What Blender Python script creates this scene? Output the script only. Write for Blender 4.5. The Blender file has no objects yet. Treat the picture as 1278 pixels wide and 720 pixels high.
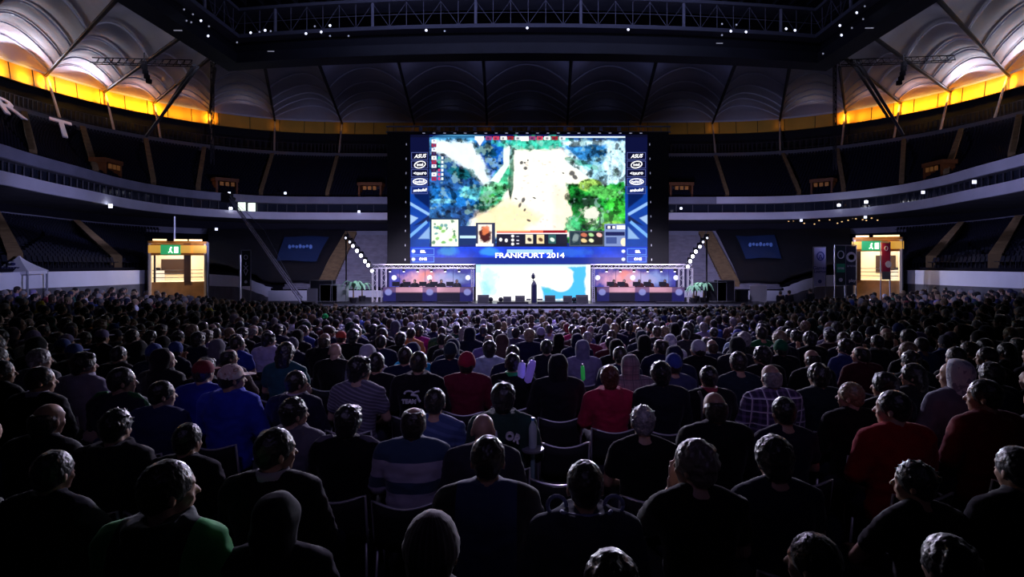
import bpy, bmesh, math, random
import numpy as np
from mathutils import Vector, Matrix, noise
random.seed(7); rng = np.random.default_rng(7)
R = math.radians; PI = math.pi
CX, CY, F, H = 658.0, 322.0, 720.0, 2.4          # principal point and focal length in pixels, camera height in metres
scene = bpy.context.scene
col = scene.collection

def P(px, py, Y):                                 # a measured picture point at a chosen real distance
    return Vector(((px-CX)*Y/F, Y, H-(py-CY)*Y/F))
def sx(px, Y): return (px-CX)*Y/F
def floor_z(X, Y): return -.068*max(0.0, Y-7.0) + .0027*X*X*min(1.0, max(0.0, Y-5)/15)

# ---------------------------------------------------------------- materials
MATS = {}
def mat(name, base=(.5,.5,.5), rough=.6, metal=0.0, emit=None, estr=1.0, sheen=0.0, noise_amt=0.0, noise_scale=8.0, bump=0.0, objcol=False, alpha=None, trans=0.0, spec=.5):
    if name in MATS: return MATS[name]
    m = bpy.data.materials.new(name); m.use_nodes = True
    nt = m.node_tree; b = nt.nodes['Principled BSDF']
    b.inputs['Base Color'].default_value = (*base, 1); b.inputs['Roughness'].default_value = rough
    b.inputs['Metallic'].default_value = metal; b.inputs['Sheen Weight'].default_value = sheen
    b.inputs['Specular IOR Level'].default_value = spec
    if trans: b.inputs['Transmission Weight'].default_value = trans
    src = None
    if objcol:
        oi = nt.nodes.new('ShaderNodeObjectInfo'); src = oi.outputs['Color']
    if noise_amt:
        tc = nt.nodes.new('ShaderNodeTexCoord'); nz = nt.nodes.new('ShaderNodeTexNoise'); nz.inputs['Scale'].default_value = noise_scale
        nz.inputs['Detail'].default_value = 5
        nt.links.new(tc.outputs['Object'], nz.inputs['Vector'])
        mr = nt.nodes.new('ShaderNodeMapRange'); mr.inputs['From Min'].default_value=.3; mr.inputs['From Max'].default_value=.7
        mr.inputs['To Min'].default_value = 1-noise_amt; mr.inputs['To Max'].default_value = 1+noise_amt
        nt.links.new(nz.outputs['Fac'], mr.inputs['Value'])
        mx = nt.nodes.new('ShaderNodeVectorMath'); mx.operation = 'SCALE'
        if src: nt.links.new(src, mx.inputs[0])
        else: mx.inputs[0].default_value = base
        nt.links.new(mr.outputs['Result'], mx.inputs['Scale']); src = mx.outputs[0]
        if bump:
            bp = nt.nodes.new('ShaderNodeBump'); bp.inputs['Strength'].default_value = bump; bp.inputs['Distance'].default_value=.01
            nt.links.new(nz.outputs['Fac'], bp.inputs['Height']); nt.links.new(bp.outputs['Normal'], b.inputs['Normal'])
    if src: nt.links.new(src, b.inputs['Base Color'])
    if emit:
        b.inputs['Emission Color'].default_value = (*emit, 1); b.inputs['Emission Strength'].default_value = estr
    MATS[name] = m; return m
def attr_emit(name, attr, strength):
    m = bpy.data.materials.new(name); m.use_nodes = True; nt = m.node_tree; b = nt.nodes['Principled BSDF']
    b.inputs['Base Color'].default_value = (.01,.01,.01,1); b.inputs['Roughness'].default_value=.4
    a = nt.nodes.new('ShaderNodeVertexColor'); a.layer_name = attr
    nt.links.new(a.outputs['Color'], b.inputs['Emission Color']); b.inputs['Emission Strength'].default_value = strength
    MATS[name] = m; return m
def attr_base(name, attr, rough=.8):
    m = bpy.data.materials.new(name); m.use_nodes = True; nt = m.node_tree; b = nt.nodes['Principled BSDF']
    a = nt.nodes.new('ShaderNodeVertexColor'); a.layer_name = attr
    nt.links.new(a.outputs['Color'], b.inputs['Base Color']); b.inputs['Roughness'].default_value = rough
    MATS[name] = m; return m

# ---------------------------------------------------------------- mesh helpers
class MB:
    def __init__(s): s.v = []; s.f = []
    def add(s, vs, fs):
        n = len(s.v); s.v += [tuple(v) for v in vs]; s.f += [tuple(i+n for i in f) for f in fs]; return s
    def box(s, lo, hi, M=None):
        x0,y0,z0 = lo; x1,y1,z1 = hi
        vs = [Vector(v) for v in ((x0,y0,z0),(x1,y0,z0),(x1,y1,z0),(x0,y1,z0),(x0,y0,z1),(x1,y0,z1),(x1,y1,z1),(x0,y1,z1))]
        if M: vs = [M @ v for v in vs]
        return s.add(vs, ((0,3,2,1),(4,5,6,7),(0,1,5,4),(1,2,6,5),(2,3,7,6),(3,0,4,7)))
    def tube(s, p0, p1, r0, r1=None, n=8, caps=True):
        p0 = Vector(p0); p1 = Vector(p1); r1 = r0 if r1 is None else r1
        d = (p1-p0).normalized(); u = d.orthogonal().normalized(); w = d.cross(u)
        vs = []
        for p, r in ((p0, r0), (p1, r1)):
            for i in range(n):
                a = 2*PI*i/n; vs.append(p + u*(r*math.cos(a)) + w*(r*math.sin(a)))
        fs = [(i, (i+1)%n, n+(i+1)%n, n+i) for i in range(n)]
        if caps: fs += [tuple(reversed(range(n))), tuple(range(n, 2*n))]
        return s.add(vs, fs)
    def path(s, pts, r, n=6):
        pts = [Vector(p) for p in pts]; k = len(pts); vs = []; up = None
        for i, p in enumerate(pts):
            d = (pts[min(i+1,k-1)]-pts[max(i-1,0)]).normalized()
            if up is None: up = d.orthogonal().normalized()
            up = (up - d*up.dot(d)).normalized(); w = d.cross(up)
            rr = r[i] if isinstance(r, (list, tuple)) else r
            for j in range(n):
                a = 2*PI*j/n; vs.append(p + up*(rr*math.cos(a)) + w*(rr*math.sin(a)))
        fs = [(i*n+j, i*n+(j+1)%n, (i+1)*n+(j+1)%n, (i+1)*n+j) for i in range(k-1) for j in range(n)]
        fs += [tuple(reversed(range(n))), tuple(range((k-1)*n, k*n))]
        return s.add(vs, fs)
    def lathe(s, prof, c=(0,0,0), n=16, M=None):   # prof: (r, z)
        c = Vector(c); vs = []
        for r, z in prof:
            for i in range(n):
                a = 2*PI*i/n; v = Vector((r*math.cos(a), r*math.sin(a), z)); vs.append((M @ v if M else v) + c)
        k = len(prof)
        fs = [(i*n+j, i*n+(j+1)%n, (i+1)*n+(j+1)%n, (i+1)*n+j) for i in range(k-1) for j in range(n)]
        fs += [tuple(reversed(range(n))), tuple(range((k-1)*n, k*n))]
        return s.add(vs, fs)
    def ell(s, c, r, M=None, nu=16, nv=10):
        c = Vector(c); vs = [c + ((M @ Vector((0,0,-r[2]))) if M else Vector((0,0,-r[2])))]
        for j in range(1, nv):
            t = -PI/2 + PI*j/nv
            for i in range(nu):
                a = 2*PI*i/nu; v = Vector((r[0]*math.cos(t)*math.cos(a), r[1]*math.cos(t)*math.sin(a), r[2]*math.sin(t)))
                vs.append(c + ((M @ v) if M else v))
        vs.append(c + ((M @ Vector((0,0,r[2]))) if M else Vector((0,0,r[2]))))
        fs = [(0, 1+(i+1)%nu, 1+i) for i in range(nu)]
        for j in range(nv-2):
            for i in range(nu):
                a = 1+j*nu+i; b = 1+j*nu+(i+1)%nu; fs.append((a, b, b+nu, a+nu))
        L = len(vs)-1; o = 1+(nv-2)*nu
        fs += [(o+i, o+(i+1)%nu, L) for i in range(nu)]
        return s.add(vs, fs)
    def cap(s, p0, r0, p1, r1, n=12):              # tapered capsule
        p0 = Vector(p0); p1 = Vector(p1); L = (p1-p0).length; d = (p1-p0).normalized()
        prof = [(r0*math.cos(t), -r0*math.sin(t)) for t in (1.5, 1.1, .7, .35)] + [(r0, 0), (r1, L)] + [(r1*math.cos(t), L+r1*math.sin(t)) for t in (.35, .7, 1.1, 1.5)]
        q = Vector((0,0,1)).rotation_difference(d).to_matrix()
        return s.lathe(prof, p0, n, q)
    def loft(s, secs, n=20):                       # secs: (x, y, z, rx, ry[, power])
        vs = []
        for q in secs:
            x, y, z, rx, ry = q[:5]; p = q[5] if len(q) > 5 else .85
            for i in range(n):
                a = 2*PI*i/n; ca, sa = math.cos(a), math.sin(a)
                vs.append((x+rx*math.copysign(abs(ca)**p, ca), y+ry*math.copysign(abs(sa)**p, sa), z))
        k = len(secs)
        fs = [(i*n+j, i*n+(j+1)%n, (i+1)*n+(j+1)%n, (i+1)*n+j) for i in range(k-1) for j in range(n)]
        fs += [tuple(reversed(range(n))), tuple(range((k-1)*n, k*n))]
        return s.add(vs, fs)
    def mesh(s, name, m=None, smooth=False):
        me = bpy.data.meshes.new(name); me.from_pydata(s.v, [], s.f); me.update()
        bm = bmesh.new(); bm.from_mesh(me); bmesh.ops.recalc_face_normals(bm, faces=bm.faces); bm.to_mesh(me); bm.free()
        if m is not None:
            for mm in (m if isinstance(m, (list, tuple)) else [m]): me.materials.append(mm)
        if smooth: me.shade_smooth()
        return me
    def build(s, name, m, parent=None, smooth=False, **kw):
        return link(name, s.mesh(name, m, smooth), parent, **kw)

def link(name, me, parent=None, loc=None, rot=None, **props):
    o = bpy.data.objects.new(name, me); col.objects.link(o)
    if parent is not None: o.parent = parent
    if loc is not None: o.location = loc
    if rot is not None: o.rotation_euler = rot
    for k, v in props.items(): o[k] = v
    return o
def tag(o, label=None, cat=None, group=None, kind=None):
    if label: o['label'] = label
    if cat: o['category'] = cat
    if group: o['group'] = group
    if kind: o['kind'] = kind
    return o
def empty(name, loc=(0,0,0), rz=0.0, label=None, cat=None, group=None):
    o = bpy.data.objects.new(name, None); col.objects.link(o); o.location = loc; o.rotation_euler = (0,0,rz); o.empty_display_size=.1
    return tag(o, label, cat, group)
def copy_tree(o, parent=None):
    c = o.copy(); col.objects.link(c); c.parent = parent
    for ch in list(o.children): copy_tree(ch, c)
    return c
def remesh(mb, name, voxel, smooth=3, fn=None, m=None, sm_f=.5):
    me = mb.mesh(name+'_src'); o = bpy.data.objects.new(name+'_src', me); col.objects.link(o)
    md = o.modifiers.new('r', 'REMESH'); md.mode = 'VOXEL'; md.voxel_size = voxel; md.use_smooth_shade = True
    if smooth:
        sm = o.modifiers.new('s', 'SMOOTH'); sm.iterations = smooth; sm.factor = sm_f
    dg = bpy.context.evaluated_depsgraph_get(); ev = o.evaluated_get(dg)
    out = bpy.data.meshes.new_from_object(ev, depsgraph=dg); out.name = name
    bpy.data.objects.remove(o); bpy.data.meshes.remove(me)
    if fn:
        out.update()
        ns = [v.normal.copy() for v in out.vertices]
        for v, n in zip(out.vertices, ns): v.co = fn(v.co, n)
        out.update()
    out.materials.clear()
    if m: out.materials.append(m)
    out.shade_smooth()
    return out
def text(name, s, size, M, m, parent=None, extrude=.0, align='CENTER', bold=0.0, shear=0.0, **props):
    cu = bpy.data.curves.new(name, 'FONT'); cu.body = s; cu.size = size; cu.align_x = align; cu.align_y = 'CENTER'
    cu.extrude = extrude; cu.offset = bold; cu.shear = shear; cu.resolution_u = 3
    o = bpy.data.objects.new(name, cu); col.objects.link(o)
    dg = bpy.context.evaluated_depsgraph_get(); me = bpy.data.meshes.new_from_object(o.evaluated_get(dg), depsgraph=dg)
    bpy.data.objects.remove(o); me.transform(M); me.materials.clear(); me.materials.append(m); me.name = name
    return link(name, me, parent, **props)
def upright(x, y, z, ry=0.0, rz=0.0):              # text plane facing the camera side (-Y)
    return Matrix.Translation((x, y, z)) @ Matrix.Rotation(rz, 4, 'Z') @ Matrix.Rotation(PI/2, 4, 'X') @ Matrix.Rotation(ry, 4, 'Z')
def light(kind, name, loc, power, color=(1,1,1), size=1.0, target=None, angle=None, blend=1.0, size_y=None, shadow=True):
    l = bpy.data.lights.new(name, kind); l.energy = power; l.color = color
    if kind == 'AREA':
        l.size = size
        if size_y: l.shape = 'RECTANGLE'; l.size_y = size_y
        if angle: l.spread = angle
    if kind in ('POINT', 'SPOT'): l.shadow_soft_size = size
    if kind == 'SPOT': l.spot_size = angle or R(60); l.spot_blend = blend
    o = bpy.data.objects.new(name, l); col.objects.link(o); o.location = loc
    if target is not None: o.rotation_euler = (Vector(target)-Vector(loc)).to_track_quat('-Z', 'Y').to_euler()
    return o
# ================================================================ camera, world
cd = bpy.data.cameras.new('camera'); cam = bpy.data.objects.new('camera', cd); col.objects.link(cam)
cd.sensor_width = 36; cd.lens = 36*F/1278; cd.shift_x = -(CX-639)/1278; cd.shift_y = -(360-CY)/1278
cam.location = (0,0,H); cam.rotation_euler = (PI/2,0,0); cd.clip_start = .05; cd.clip_end = 400; scene.camera = cam
scene.view_settings.view_transform = 'Standard'; scene.view_settings.look = 'None'; scene.view_settings.gamma = 1; scene.view_settings.exposure = 0
w = bpy.data.worlds.new('world'); scene.world = w; w.use_nodes = True
w.node_tree.nodes['Background'].inputs[0].default_value = (.25,.25,.6,1); w.node_tree.nodes['Background'].inputs[1].default_value = .0012

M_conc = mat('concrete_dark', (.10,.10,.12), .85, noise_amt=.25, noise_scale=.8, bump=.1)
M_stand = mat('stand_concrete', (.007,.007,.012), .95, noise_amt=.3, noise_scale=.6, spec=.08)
M_black = mat('black_steel', (.012,.012,.016), .6)
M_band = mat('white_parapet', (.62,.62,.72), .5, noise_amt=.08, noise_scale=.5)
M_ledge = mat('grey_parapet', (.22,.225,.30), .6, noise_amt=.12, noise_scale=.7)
M_board = mat('white_board', (.75,.76,.86), .45, noise_amt=.06, noise_scale=.7)
M_amber = mat('amber_panel', (.95,.50,.06), .5, noise_amt=.12, noise_scale=.35)
M_memb = mat('roof_fabric', (.55,.54,.60), .6, noise_amt=.12, noise_scale=.25)
M_hoop = mat('hoop_steel', (.75,.75,.82), .4)
M_steel = mat('grey_steel', (.30,.31,.38), .45, metal=.4)
M_tan = mat('tan_stair', (.17,.11,.05), .9, noise_amt=.25, noise_scale=2)
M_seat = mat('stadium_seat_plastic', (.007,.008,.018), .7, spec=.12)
M_floor = mat('floor_covering', (.03,.03,.035), .75, noise_amt=.25, noise_scale=.6)
M_glassdk = mat('dark_glazing', (.02,.025,.04), .12)
M_litwin = mat('lit_window', (.8,.85,.8), .5, emit=(.85,1,.85), estr=1.3)
M_warmlamp = mat('warm_lamp', (1,.8,.5), .5, emit=(1,.72,.35), estr=2)
M_whitelamp = mat('white_lamp', (1,1,1), .5, emit=(.85,.88,1), estr=12)

# ---------------------------------------------------------------- floor (a shallow dish)
fl = MB(); xs = [x*1.5 for x in range(-26,27)]; ys = [-10+1.5*i for i in range(50)]
fv = [(x,y,floor_z(x,y)) for y in ys for x in xs]; nx = len(xs)
fl.add(fv, [(j*nx+i, j*nx+i+1, (j+1)*nx+i+1, (j+1)*nx+i) for j in range(len(ys)-1) for i in range(nx-1)])
fl.build('floor', M_floor, kind='structure', smooth=True)

# ---------------------------------------------------------------- bowl plan curve (left half, mirrored)
half = [(-24.5,-12),(-25,-4),(-25.5,5),(-26.5,14),(-28,23),(-29.6,32.4),(-30.9,37.2),(-32,42.6),(-33.1,47.8),(-33.2,53),(-31.6,57.6),(-28,61.2),(-22,62.2),(-11,62.3),(0,62.3)]
plan = [Vector((x,y)) for x,y in half] + [Vector((-x,y)) for x,y in reversed(half[:-1])]
def cat_rom(p, k):                                # resample the plan smoothly
    out = []
    for i in range(len(p)-1):
        a, b, c, d = p[max(i-1,0)], p[i], p[i+1], p[min(i+2,len(p)-1)]
        for j in range(k):
            t = j/k; out.append(.5*((2*b)+(c-a)*t+(2*a-5*b+4*c-d)*t*t+(3*b-a-3*c+d)*t**3))
    out.append(p[-1].copy()); return out
plan = cat_rom(plan, 7); NP = len(plan)
nrm = []
for i in range(NP):
    d = (plan[min(i+1,NP-1)]-plan[max(i-1,0)]).normalized(); nrm.append(Vector((-d.y, d.x)))   # outward
def ring(off, z):
    return [Vector((p.x+n.x*off, p.y+n.y*off, z(p) if callable(z) else z)) for p, n in zip(plan, nrm)]
def ring_at(rg, s):
    s = max(0, min(NP-1.001, s)); i = int(s); return rg[i].lerp(rg[i+1], s-i)
def proj(v): return (CX+F*v.x/v.y, CY-F*(v.z-H)/v.y)
def s_for_px(rg, px):                             # ring parameter where the ring shows at that picture column
    best = None
    for i in range(NP-1):
        a, b = rg[i], rg[i+1]
        if a.y < 6 or b.y < 6: continue
        pa, pb = proj(a)[0], proj(b)[0]
        if (pa-px)*(pb-px) <= 0 and pa != pb: best = i+(px-pa)/(pb-pa)
    return best if best is not None else (4 if px < CX else NP-5)
def strip(name, ra, rb, m, **kw):
    mb = MB(); n = len(ra); mb.add(list(ra)+list(rb), [(i, i+1, n+i+1, n+i) for i in range(n-1)])
    return mb.build(name, m, smooth=False, **kw)
def slab(ra, rb, th, mb=None):                    # a ring-shaped solid: ra inner/front line, rb upper line; th = thickness outward
    mb = mb or MB(); n = len(ra)
    off = [Vector((nn.x*th, nn.y*th, 0)) for nn in nrm]
    vs = list(ra)+list(rb)+[b+o for b,o in zip(rb,off)]+[a+o for a,o in zip(ra,off)]
    fs = []
    for k in range(4):
        for i in range(n-1): fs.append((k*n+i, k*n+i+1, ((k+1)%4)*n+i+1, ((k+1)%4)*n+i))
    return mb.add(vs, fs)
def zlow(p):                                      # top of the pitch wall follows the dish of the floor
    return float(np.interp(p.y, [-12,10,30,46,62],[2.0,2.0,1.75,.9,-.6]))
wt = ring(-9, zlow); wm = ring(-9, lambda p: zlow(p)-float(np.interp(p.y,[20,50],[.62,.95]))); wb = ring(-9, lambda p: zlow(p)-3.2)
slab(wb, wm, .3).build('wall_perimeter', M_conc, kind='structure')
slab([v+Vector((0,0,.0)) for v in wm], wt, .22).build('wall_perimeter_boards', M_board, kind='structure')
# lower tier: stepped terraces
NLOW, NUP = 25, 23
def terrace(name, r0, r1, n, m):
    mb = MB(); pts = []
    for k in range(n):
        a = [p.lerp(q, k/n) for p,q in zip(r0,r1)]; b = [p.lerp(q, (k+1)/n) for p,q in zip(r0,r1)]
        pts.append(a); pts.append([Vector((u.x,u.y,v.z)) for u,v in zip(a,b)])
    pts.append(list(r1)); L = len(r0); vs = [v for r in pts for v in r]
    mb.add(vs, [(j*L+i, j*L+i+1, (j+1)*L+i+1, (j+1)*L+i) for j in range(len(pts)-1) for i in range(L-1)])
    return mb.build(name, m, kind='structure')
low0 = ring(-8.8, lambda p: zlow(p)+.02); low1 = ring(3.6, 4.9)
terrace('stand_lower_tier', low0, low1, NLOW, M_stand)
slab(ring(3.6,4.9), ring(3.6,5.5), .25).build('trim_1', M_ledge, kind='structure')            # back rail of lower tier
slab(ring(7,4.4), ring(7,9.2), .3).build('wall_concourse', mat('concourse_wall', (.02,.02,.03), .9, spec=.1), kind='structure')
slab(ring(-.1,6.53), ring(-.1,7.3), .35).build('trim_2', M_band, kind='structure')             # bright parapet
slab(ring(0,6.5), ring(0,6.56), 7.2).build('floor_box_level', M_conc, kind='structure')
slab(ring(1.6,7.3), ring(1.6,8.3), .15).build('window_1', M_glassdk, kind='structure')         # glazing of the boxes
mb = MB()
for s in np.arange(6, NP-6, 1.1):
    p = ring_at(ring(1.45,6.5), s); mb.tube(p, p+Vector((0,0,1.85)), .05, n=6)
mb.build('window_mullions', mat('mullion',(.05,.05,.07),.5), kind='structure')
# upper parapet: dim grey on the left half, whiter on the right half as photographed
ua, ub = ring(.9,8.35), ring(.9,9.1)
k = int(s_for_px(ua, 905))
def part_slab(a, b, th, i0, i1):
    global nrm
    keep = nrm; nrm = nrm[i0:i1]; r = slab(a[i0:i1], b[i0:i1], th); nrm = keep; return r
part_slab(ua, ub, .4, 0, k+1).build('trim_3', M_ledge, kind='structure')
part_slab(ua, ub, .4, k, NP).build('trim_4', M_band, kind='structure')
slab(ring(1.0,8.30), ring(1.0,8.36), 7).build('floor_upper_walkway', M_conc, kind='structure')
up0 = ring(2.2,9.0); up1 = ring(12,15.0)
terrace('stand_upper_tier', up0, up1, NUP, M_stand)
slab(ring(1.3,9.0), ring(1.3,9.04), 1.0).build('floor_upper_gangway', M_conc, kind='structure')
# back rail and wall above the upper tier
slab(ring(12,15.0), ring(12,15.9), .12).build('trim_5', mat('rail_dark', (.10,.10,.12), .6), kind='structure')
slab(ring(16,14.8), ring(16,19.2), .3).build('wall_back', mat('back_wall', (.012,.012,.018), .9), kind='structure')
slab(ring(12,14.9), ring(12,15.0), 4.2).build('floor_rear_gangway', M_conc, kind='structure')
mb = MB(); rl = ring(13.5,15.0)
for s in np.arange(8, NP-8, .3):
    p = ring_at(rl, s); mb.box((p.x-.05,p.y-.05,p.z),(p.x+.05,p.y+.05,p.z+2.3))
for z in (15.6,16.4,17.3): mb.path([Vector((v.x,v.y,z)) for v in rl], .04, 4)
mb.build('rear_grille_fence', mat('grille', (.022,.022,.03), .6), kind='structure')
# amber lit ring panel
aA, aB = ring(14,18.8), ring(14.25,20.4)
slab(aA, aB, .3).build('trim_6', M_amber, kind='structure')
mb = MB()                                          # panel joints of the ring
for s in np.arange(6, NP-6, 1.5):
    a = ring_at(ring(13.95,18.8), s); b = ring_at(ring(14.2,20.4), s); mb.tube(a, b, .035, n=4)
mb.build('trim_6_joints', M_black, kind='structure')
kt = ring(14.1, 20.45)
rim = MB(); rim.path(kt, .14, 6); rim.build('roof_outer_rim', M_hoop, kind='structure')

# ---------------------------------------------------------------- inner roof ring beam and vaulted fabric roof
def inner_pt(px):
    """a point on the inner roof ring: far side for columns near the middle, else on the side beams"""
    sgn = -1 if px < CX else 1; u = abs(px-CX)
    if u < 392:
        Y = 39.5
        for _ in range(20): X = u*Y/F; Y = 39.5+2.2*(X/21.6)**2
        return Vector((sgn*u*Y/F, Y, 16.4))
    Y = min(41.7, 21.6*F/u); return Vector((sgn*21.6, Y, 16.4))
outer_px = [-120,-20,57,130,192,261,343,427,517,608]
inner_xy = [Vector((-21.6,22,16.4)), Vector((-21.6,26,16.4)), Vector((-21.6,30.5,16.4)), Vector((-21.6,36,16.4)), Vector((-21.6,39.5,16.4)), inner_pt(268), inner_pt(330), inner_pt(397), inner_pt(496), inner_pt(603)]
val = []
for px, q in zip(outer_px, inner_xy):
    s = s_for_px(kt, px) if px > -60 else s_for_px(kt, 0)-9
    if px == -20: s = s_for_px(kt, 0)-3.2
    val.append((s, q))
right = [(NP-1-s, Vector((-q.x,q.y,q.z))) for s,q in reversed(val)]
val = val + right
hoop_ts = [.07,.20,.34,.50,.70]
for bi in range(len(val)-1):
    (s0,q0),(s1,q1) = val[bi], val[bi+1]
    NW, NT = 14, 16; vs = []
    def vp(t, w):
        a = ring_at(kt, s0+(s1-s0)*w); b = q0.lerp(q1, w)
        wd = (ring_at(kt,s0)-ring_at(kt,s1)).length*(1-t)+(q0-q1).length*t
        hgt = min(2.0, .26*wd)*min(1, t/.09)**.5*math.sin(PI*w)**.85
        # sag toward the hoops: each bay segment droops a little between hoops
        ph = min([abs(t-h) for h in hoop_ts+[0,1]]); hgt -= min(.25, 2.2*ph)*math.sin(PI*w)
        p = a.lerp(b, t); return Vector((p.x, p.y, p.z+hgt))
    NT = 34
    for j in range(NT+1):
        for i in range(NW+1): vs.append(vp(j/NT, i/NW))
    mb = MB().add(vs, [(j*(NW+1)+i, j*(NW+1)+i+1, (j+1)*(NW+1)+i+1, (j+1)*(NW+1)+i) for j in range(NT) for i in range(NW)])
    c = mb.build('ceiling_fabric_bay', M_memb, kind='structure', smooth=True)
    for t in hoop_ts:
        MB().path([vp(t, i/16)+Vector((0,0,-.15)) for i in range(17)], .075, 5).build('hoop', M_hoop, c, smooth=True)
    if bi > 0:
        a = ring_at(kt, s0); MB().path([a+Vector((0,0,-.3)), q0+Vector((0,0,-.2))], .13, 6).build('valley_cable', M_black, c)
# posts carrying the roof at the rear of the upper tier, and stair aisles below each
pb = ring(12, 15.0)
for s,q in val[1:-1]:
    a = ring_at(pb, s); b = ring_at(ring(14,20.3), s)
    MB().tube(a+Vector((0,0,-.3)), b, .13, .10, 8).build('roof_post', mat('post_paint', (.45,.36,.28), .5), kind='structure')

# the ring beam: box girder + lattice on top
def beam_line(Z, dy=0, dx=0):
    pts = [Vector((-21.6+dx, y, Z)) for y in (8,16,24,30,34,38)]
    for i in range(25):
        X = -21.6+dx+(43.2-2*dx)*i/24; pts.append(Vector((X, 41.7-2.2*(1-(X/21.6)**2)-dy, Z)))
    pts += [Vector((21.6-dx, y, Z)) for y in (38,34,30,24,16,8)]
    return pts
def beam_solid(z0, z1, d0, d1, name, m):
    o0, o1, i0, i1 = beam_line(z0,d0,d0), beam_line(z1,d0,d0), beam_line(z0,d1,d1), beam_line(z1,d1,d1)
    n = len(o0); mb = MB(); fs = []
    for k in range(4):
        for i in range(n-1): fs.append((k*n+i, k*n+i+1, ((k+1)%4)*n+i+1, ((k+1)%4)*n+i))
    mb.add(o0+o1+i1+i0, fs); return mb.build(name, m, kind='structure')
M_beam = mat('ring_beam_paint', (.035,.037,.055), .55, noise_amt=.15, noise_scale=.6)
beam_solid(15.9, 16.6, 0, 1.5, 'roof_ring_beam', M_beam)
beam_solid(16.6, 17.5, .3, 1.0, 'roof_ring_web', mat('ring_web', (.02,.02,.035), .7))
beam_solid(17.45, 17.7, .2, 1.9, 'roof_ring_walkway', mat('ring_walkway', (.16,.165,.24), .6))
beam_solid(19.3, 19.5, .2, 1.9, 'roof_ring_top_chord', mat('ring_chord', (.16,.165,.24), .6))
lat = MB(); b0, b1 = beam_line(17.7,1.7,1.7), beam_line(19.3,1.7,1.7); b2 = beam_line(19.3,.5,.5)
def along(pts, step):
    out = []; acc = 0
    for a,b in zip(pts, pts[1:]):
        L = (b-a).length; 
        while acc < L: out.append(a.lerp(b, acc/L)); acc += step
        acc -= L
    return out
L0, L1, L2 = along(b0,1.15), along(b1,1.15), along(b2,1.12)
big = MB()
for i in range(min(len(L0),len(L1))-1):
    if i % 6 == 0: big.tube(L0[i], L1[i], .10, n=6)
    else: lat.tube(L0[i], L1[i], .028, n=4)
    lat.tube(L0[i], L1[i+1], .018, n=4) if i%2 else lat.tube(L1[i], L0[i+1], .018, n=4)
lat.path([p.lerp(q,.5) for p,q in zip(b0,b1)], .022, 4)
M_lat = mat('lattice_steel', (.22,.22,.32), .5)
lat.build('roof_ring_lattice', M_lat, kind='structure'); light('AREA','truss_lamp',(0,31,18.6),230,(.45,.50,1),26,target=(0,40,18.4),size_y=.5)  # unseen area light added to bring out the lattice
big.build('roof_ring_stanchions', mat('stanchion', (.34,.34,.48), .5), kind='structure')
# centre roof (folded membrane housing) above the ring
MB().box((-20,5,20.3),(20,40,20.5)).build('ceiling_centre', mat('centre_roof', (.10,.105,.13), .8, noise_amt=.2, noise_scale=.3), kind='structure')
mb = MB()
for i in range(34):
    x = -19.5+i*1.18; mb.box((x-.06,24,19.9),(x+.06,40,20.3))
mb.build('ceiling_centre_ribs', mat('roof_ribs', (.05,.05,.075), .6), kind='structure')
light('AREA','added_roof_fill',(0,33,17.8),90,(.6,.65,.9),34,target=(0,35,21),size_y=2)  # unseen upward light added to lift the centre roof
# lamps set on the lattice ring
def mini_lamp(p, r, m, label, group, name='ring_floodlight'):
    t = empty(name, p, 0, label, 'light', group)
    MB().lathe([(r*.5,.0),(r*1.1,.02),(r*1.25,.10),(r*.8,.2)], (0,0,0), 10, Matrix.Rotation(-PI/2,3,'X')).build('housing', M_black, t, smooth=True)
    MB().ell((0,-.02,0), (r,r*.5,r), None, 10, 6).build('lens', m, t, smooth=True)
    return t
M_ringlamp = mat('ring_lamp', (1,1,1), .5, emit=(.75,.78,1), estr=1.5); M_ringdim = mat('ring_lamp_dim', (1,1,1), .5, emit=(.6,.62,.9), estr=.3)
for px,py,b in ((324,40,0),(331,38,1),(338,39,0),(382,42,1),(393,33,0),(401,40,1),(412,32,1),(412,45,0),(435,45,0),(532,38,1),(555,39,0),(658,35,1),(784,37,1),(901,30,0),(912,39,1),(919,31,0),(931,40,1),(901,44,0)):
    tag_p = P(px,py,36.9); tag_p.z = min(tag_p.z, 19.2)
    mini_lamp(tag_p, .085 if b else .06, M_ringlamp if b else M_ringdim, 'small bluish floodlight fixed to the lattice of the roof ring', 'floodlights along the far lattice ring')
for px,py,b in ((230,12,0),(241,18,0),(233,26,0),(251,26,1),(261,33,0),(260,45,1),(239,28,0),(313,41,1),(296,53,0)):
    Y = 34; mini_lamp(P(px,py,Y), .075 if b else .055, M_ringlamp if b else M_ringdim, 'floodlight under the left side beam of the roof ring', 'floodlights under the left ring beam')
for px,py,b in ((1079,8,0),(1069,16,1),(1077,24,0),(1048,32,1),(1050,44,1),(1063,35,0),(981,36,1),(992,38,1),(1027,67,0)):
    Y = 34; mini_lamp(P(px,py,Y), .075 if b else .055, M_ringlamp if b else M_ringdim, 'floodlight under the right side beam of the roof ring', 'floodlights under the right ring beam')
# slim strip lights under the beam
for px,py in ((338,64),(534,49),(568,51),(624,51),(692,51),(748,51),(787,49),(898,54),(222,38),(1085,35)):
    t = P(px,py,39.0 if 250<px<1050 else 31); o = MB().box((-.22,-.03,-.02),(.22,.03,.02)).build('strip_light', mat('strip_dim',(1,1,1),.5,emit=(.6,.6,.8),estr=.25), None, loc=t)
    tag(o, 'slim strip light along the underside of the roof ring', 'light', 'strip lights under the roof ring')
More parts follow.
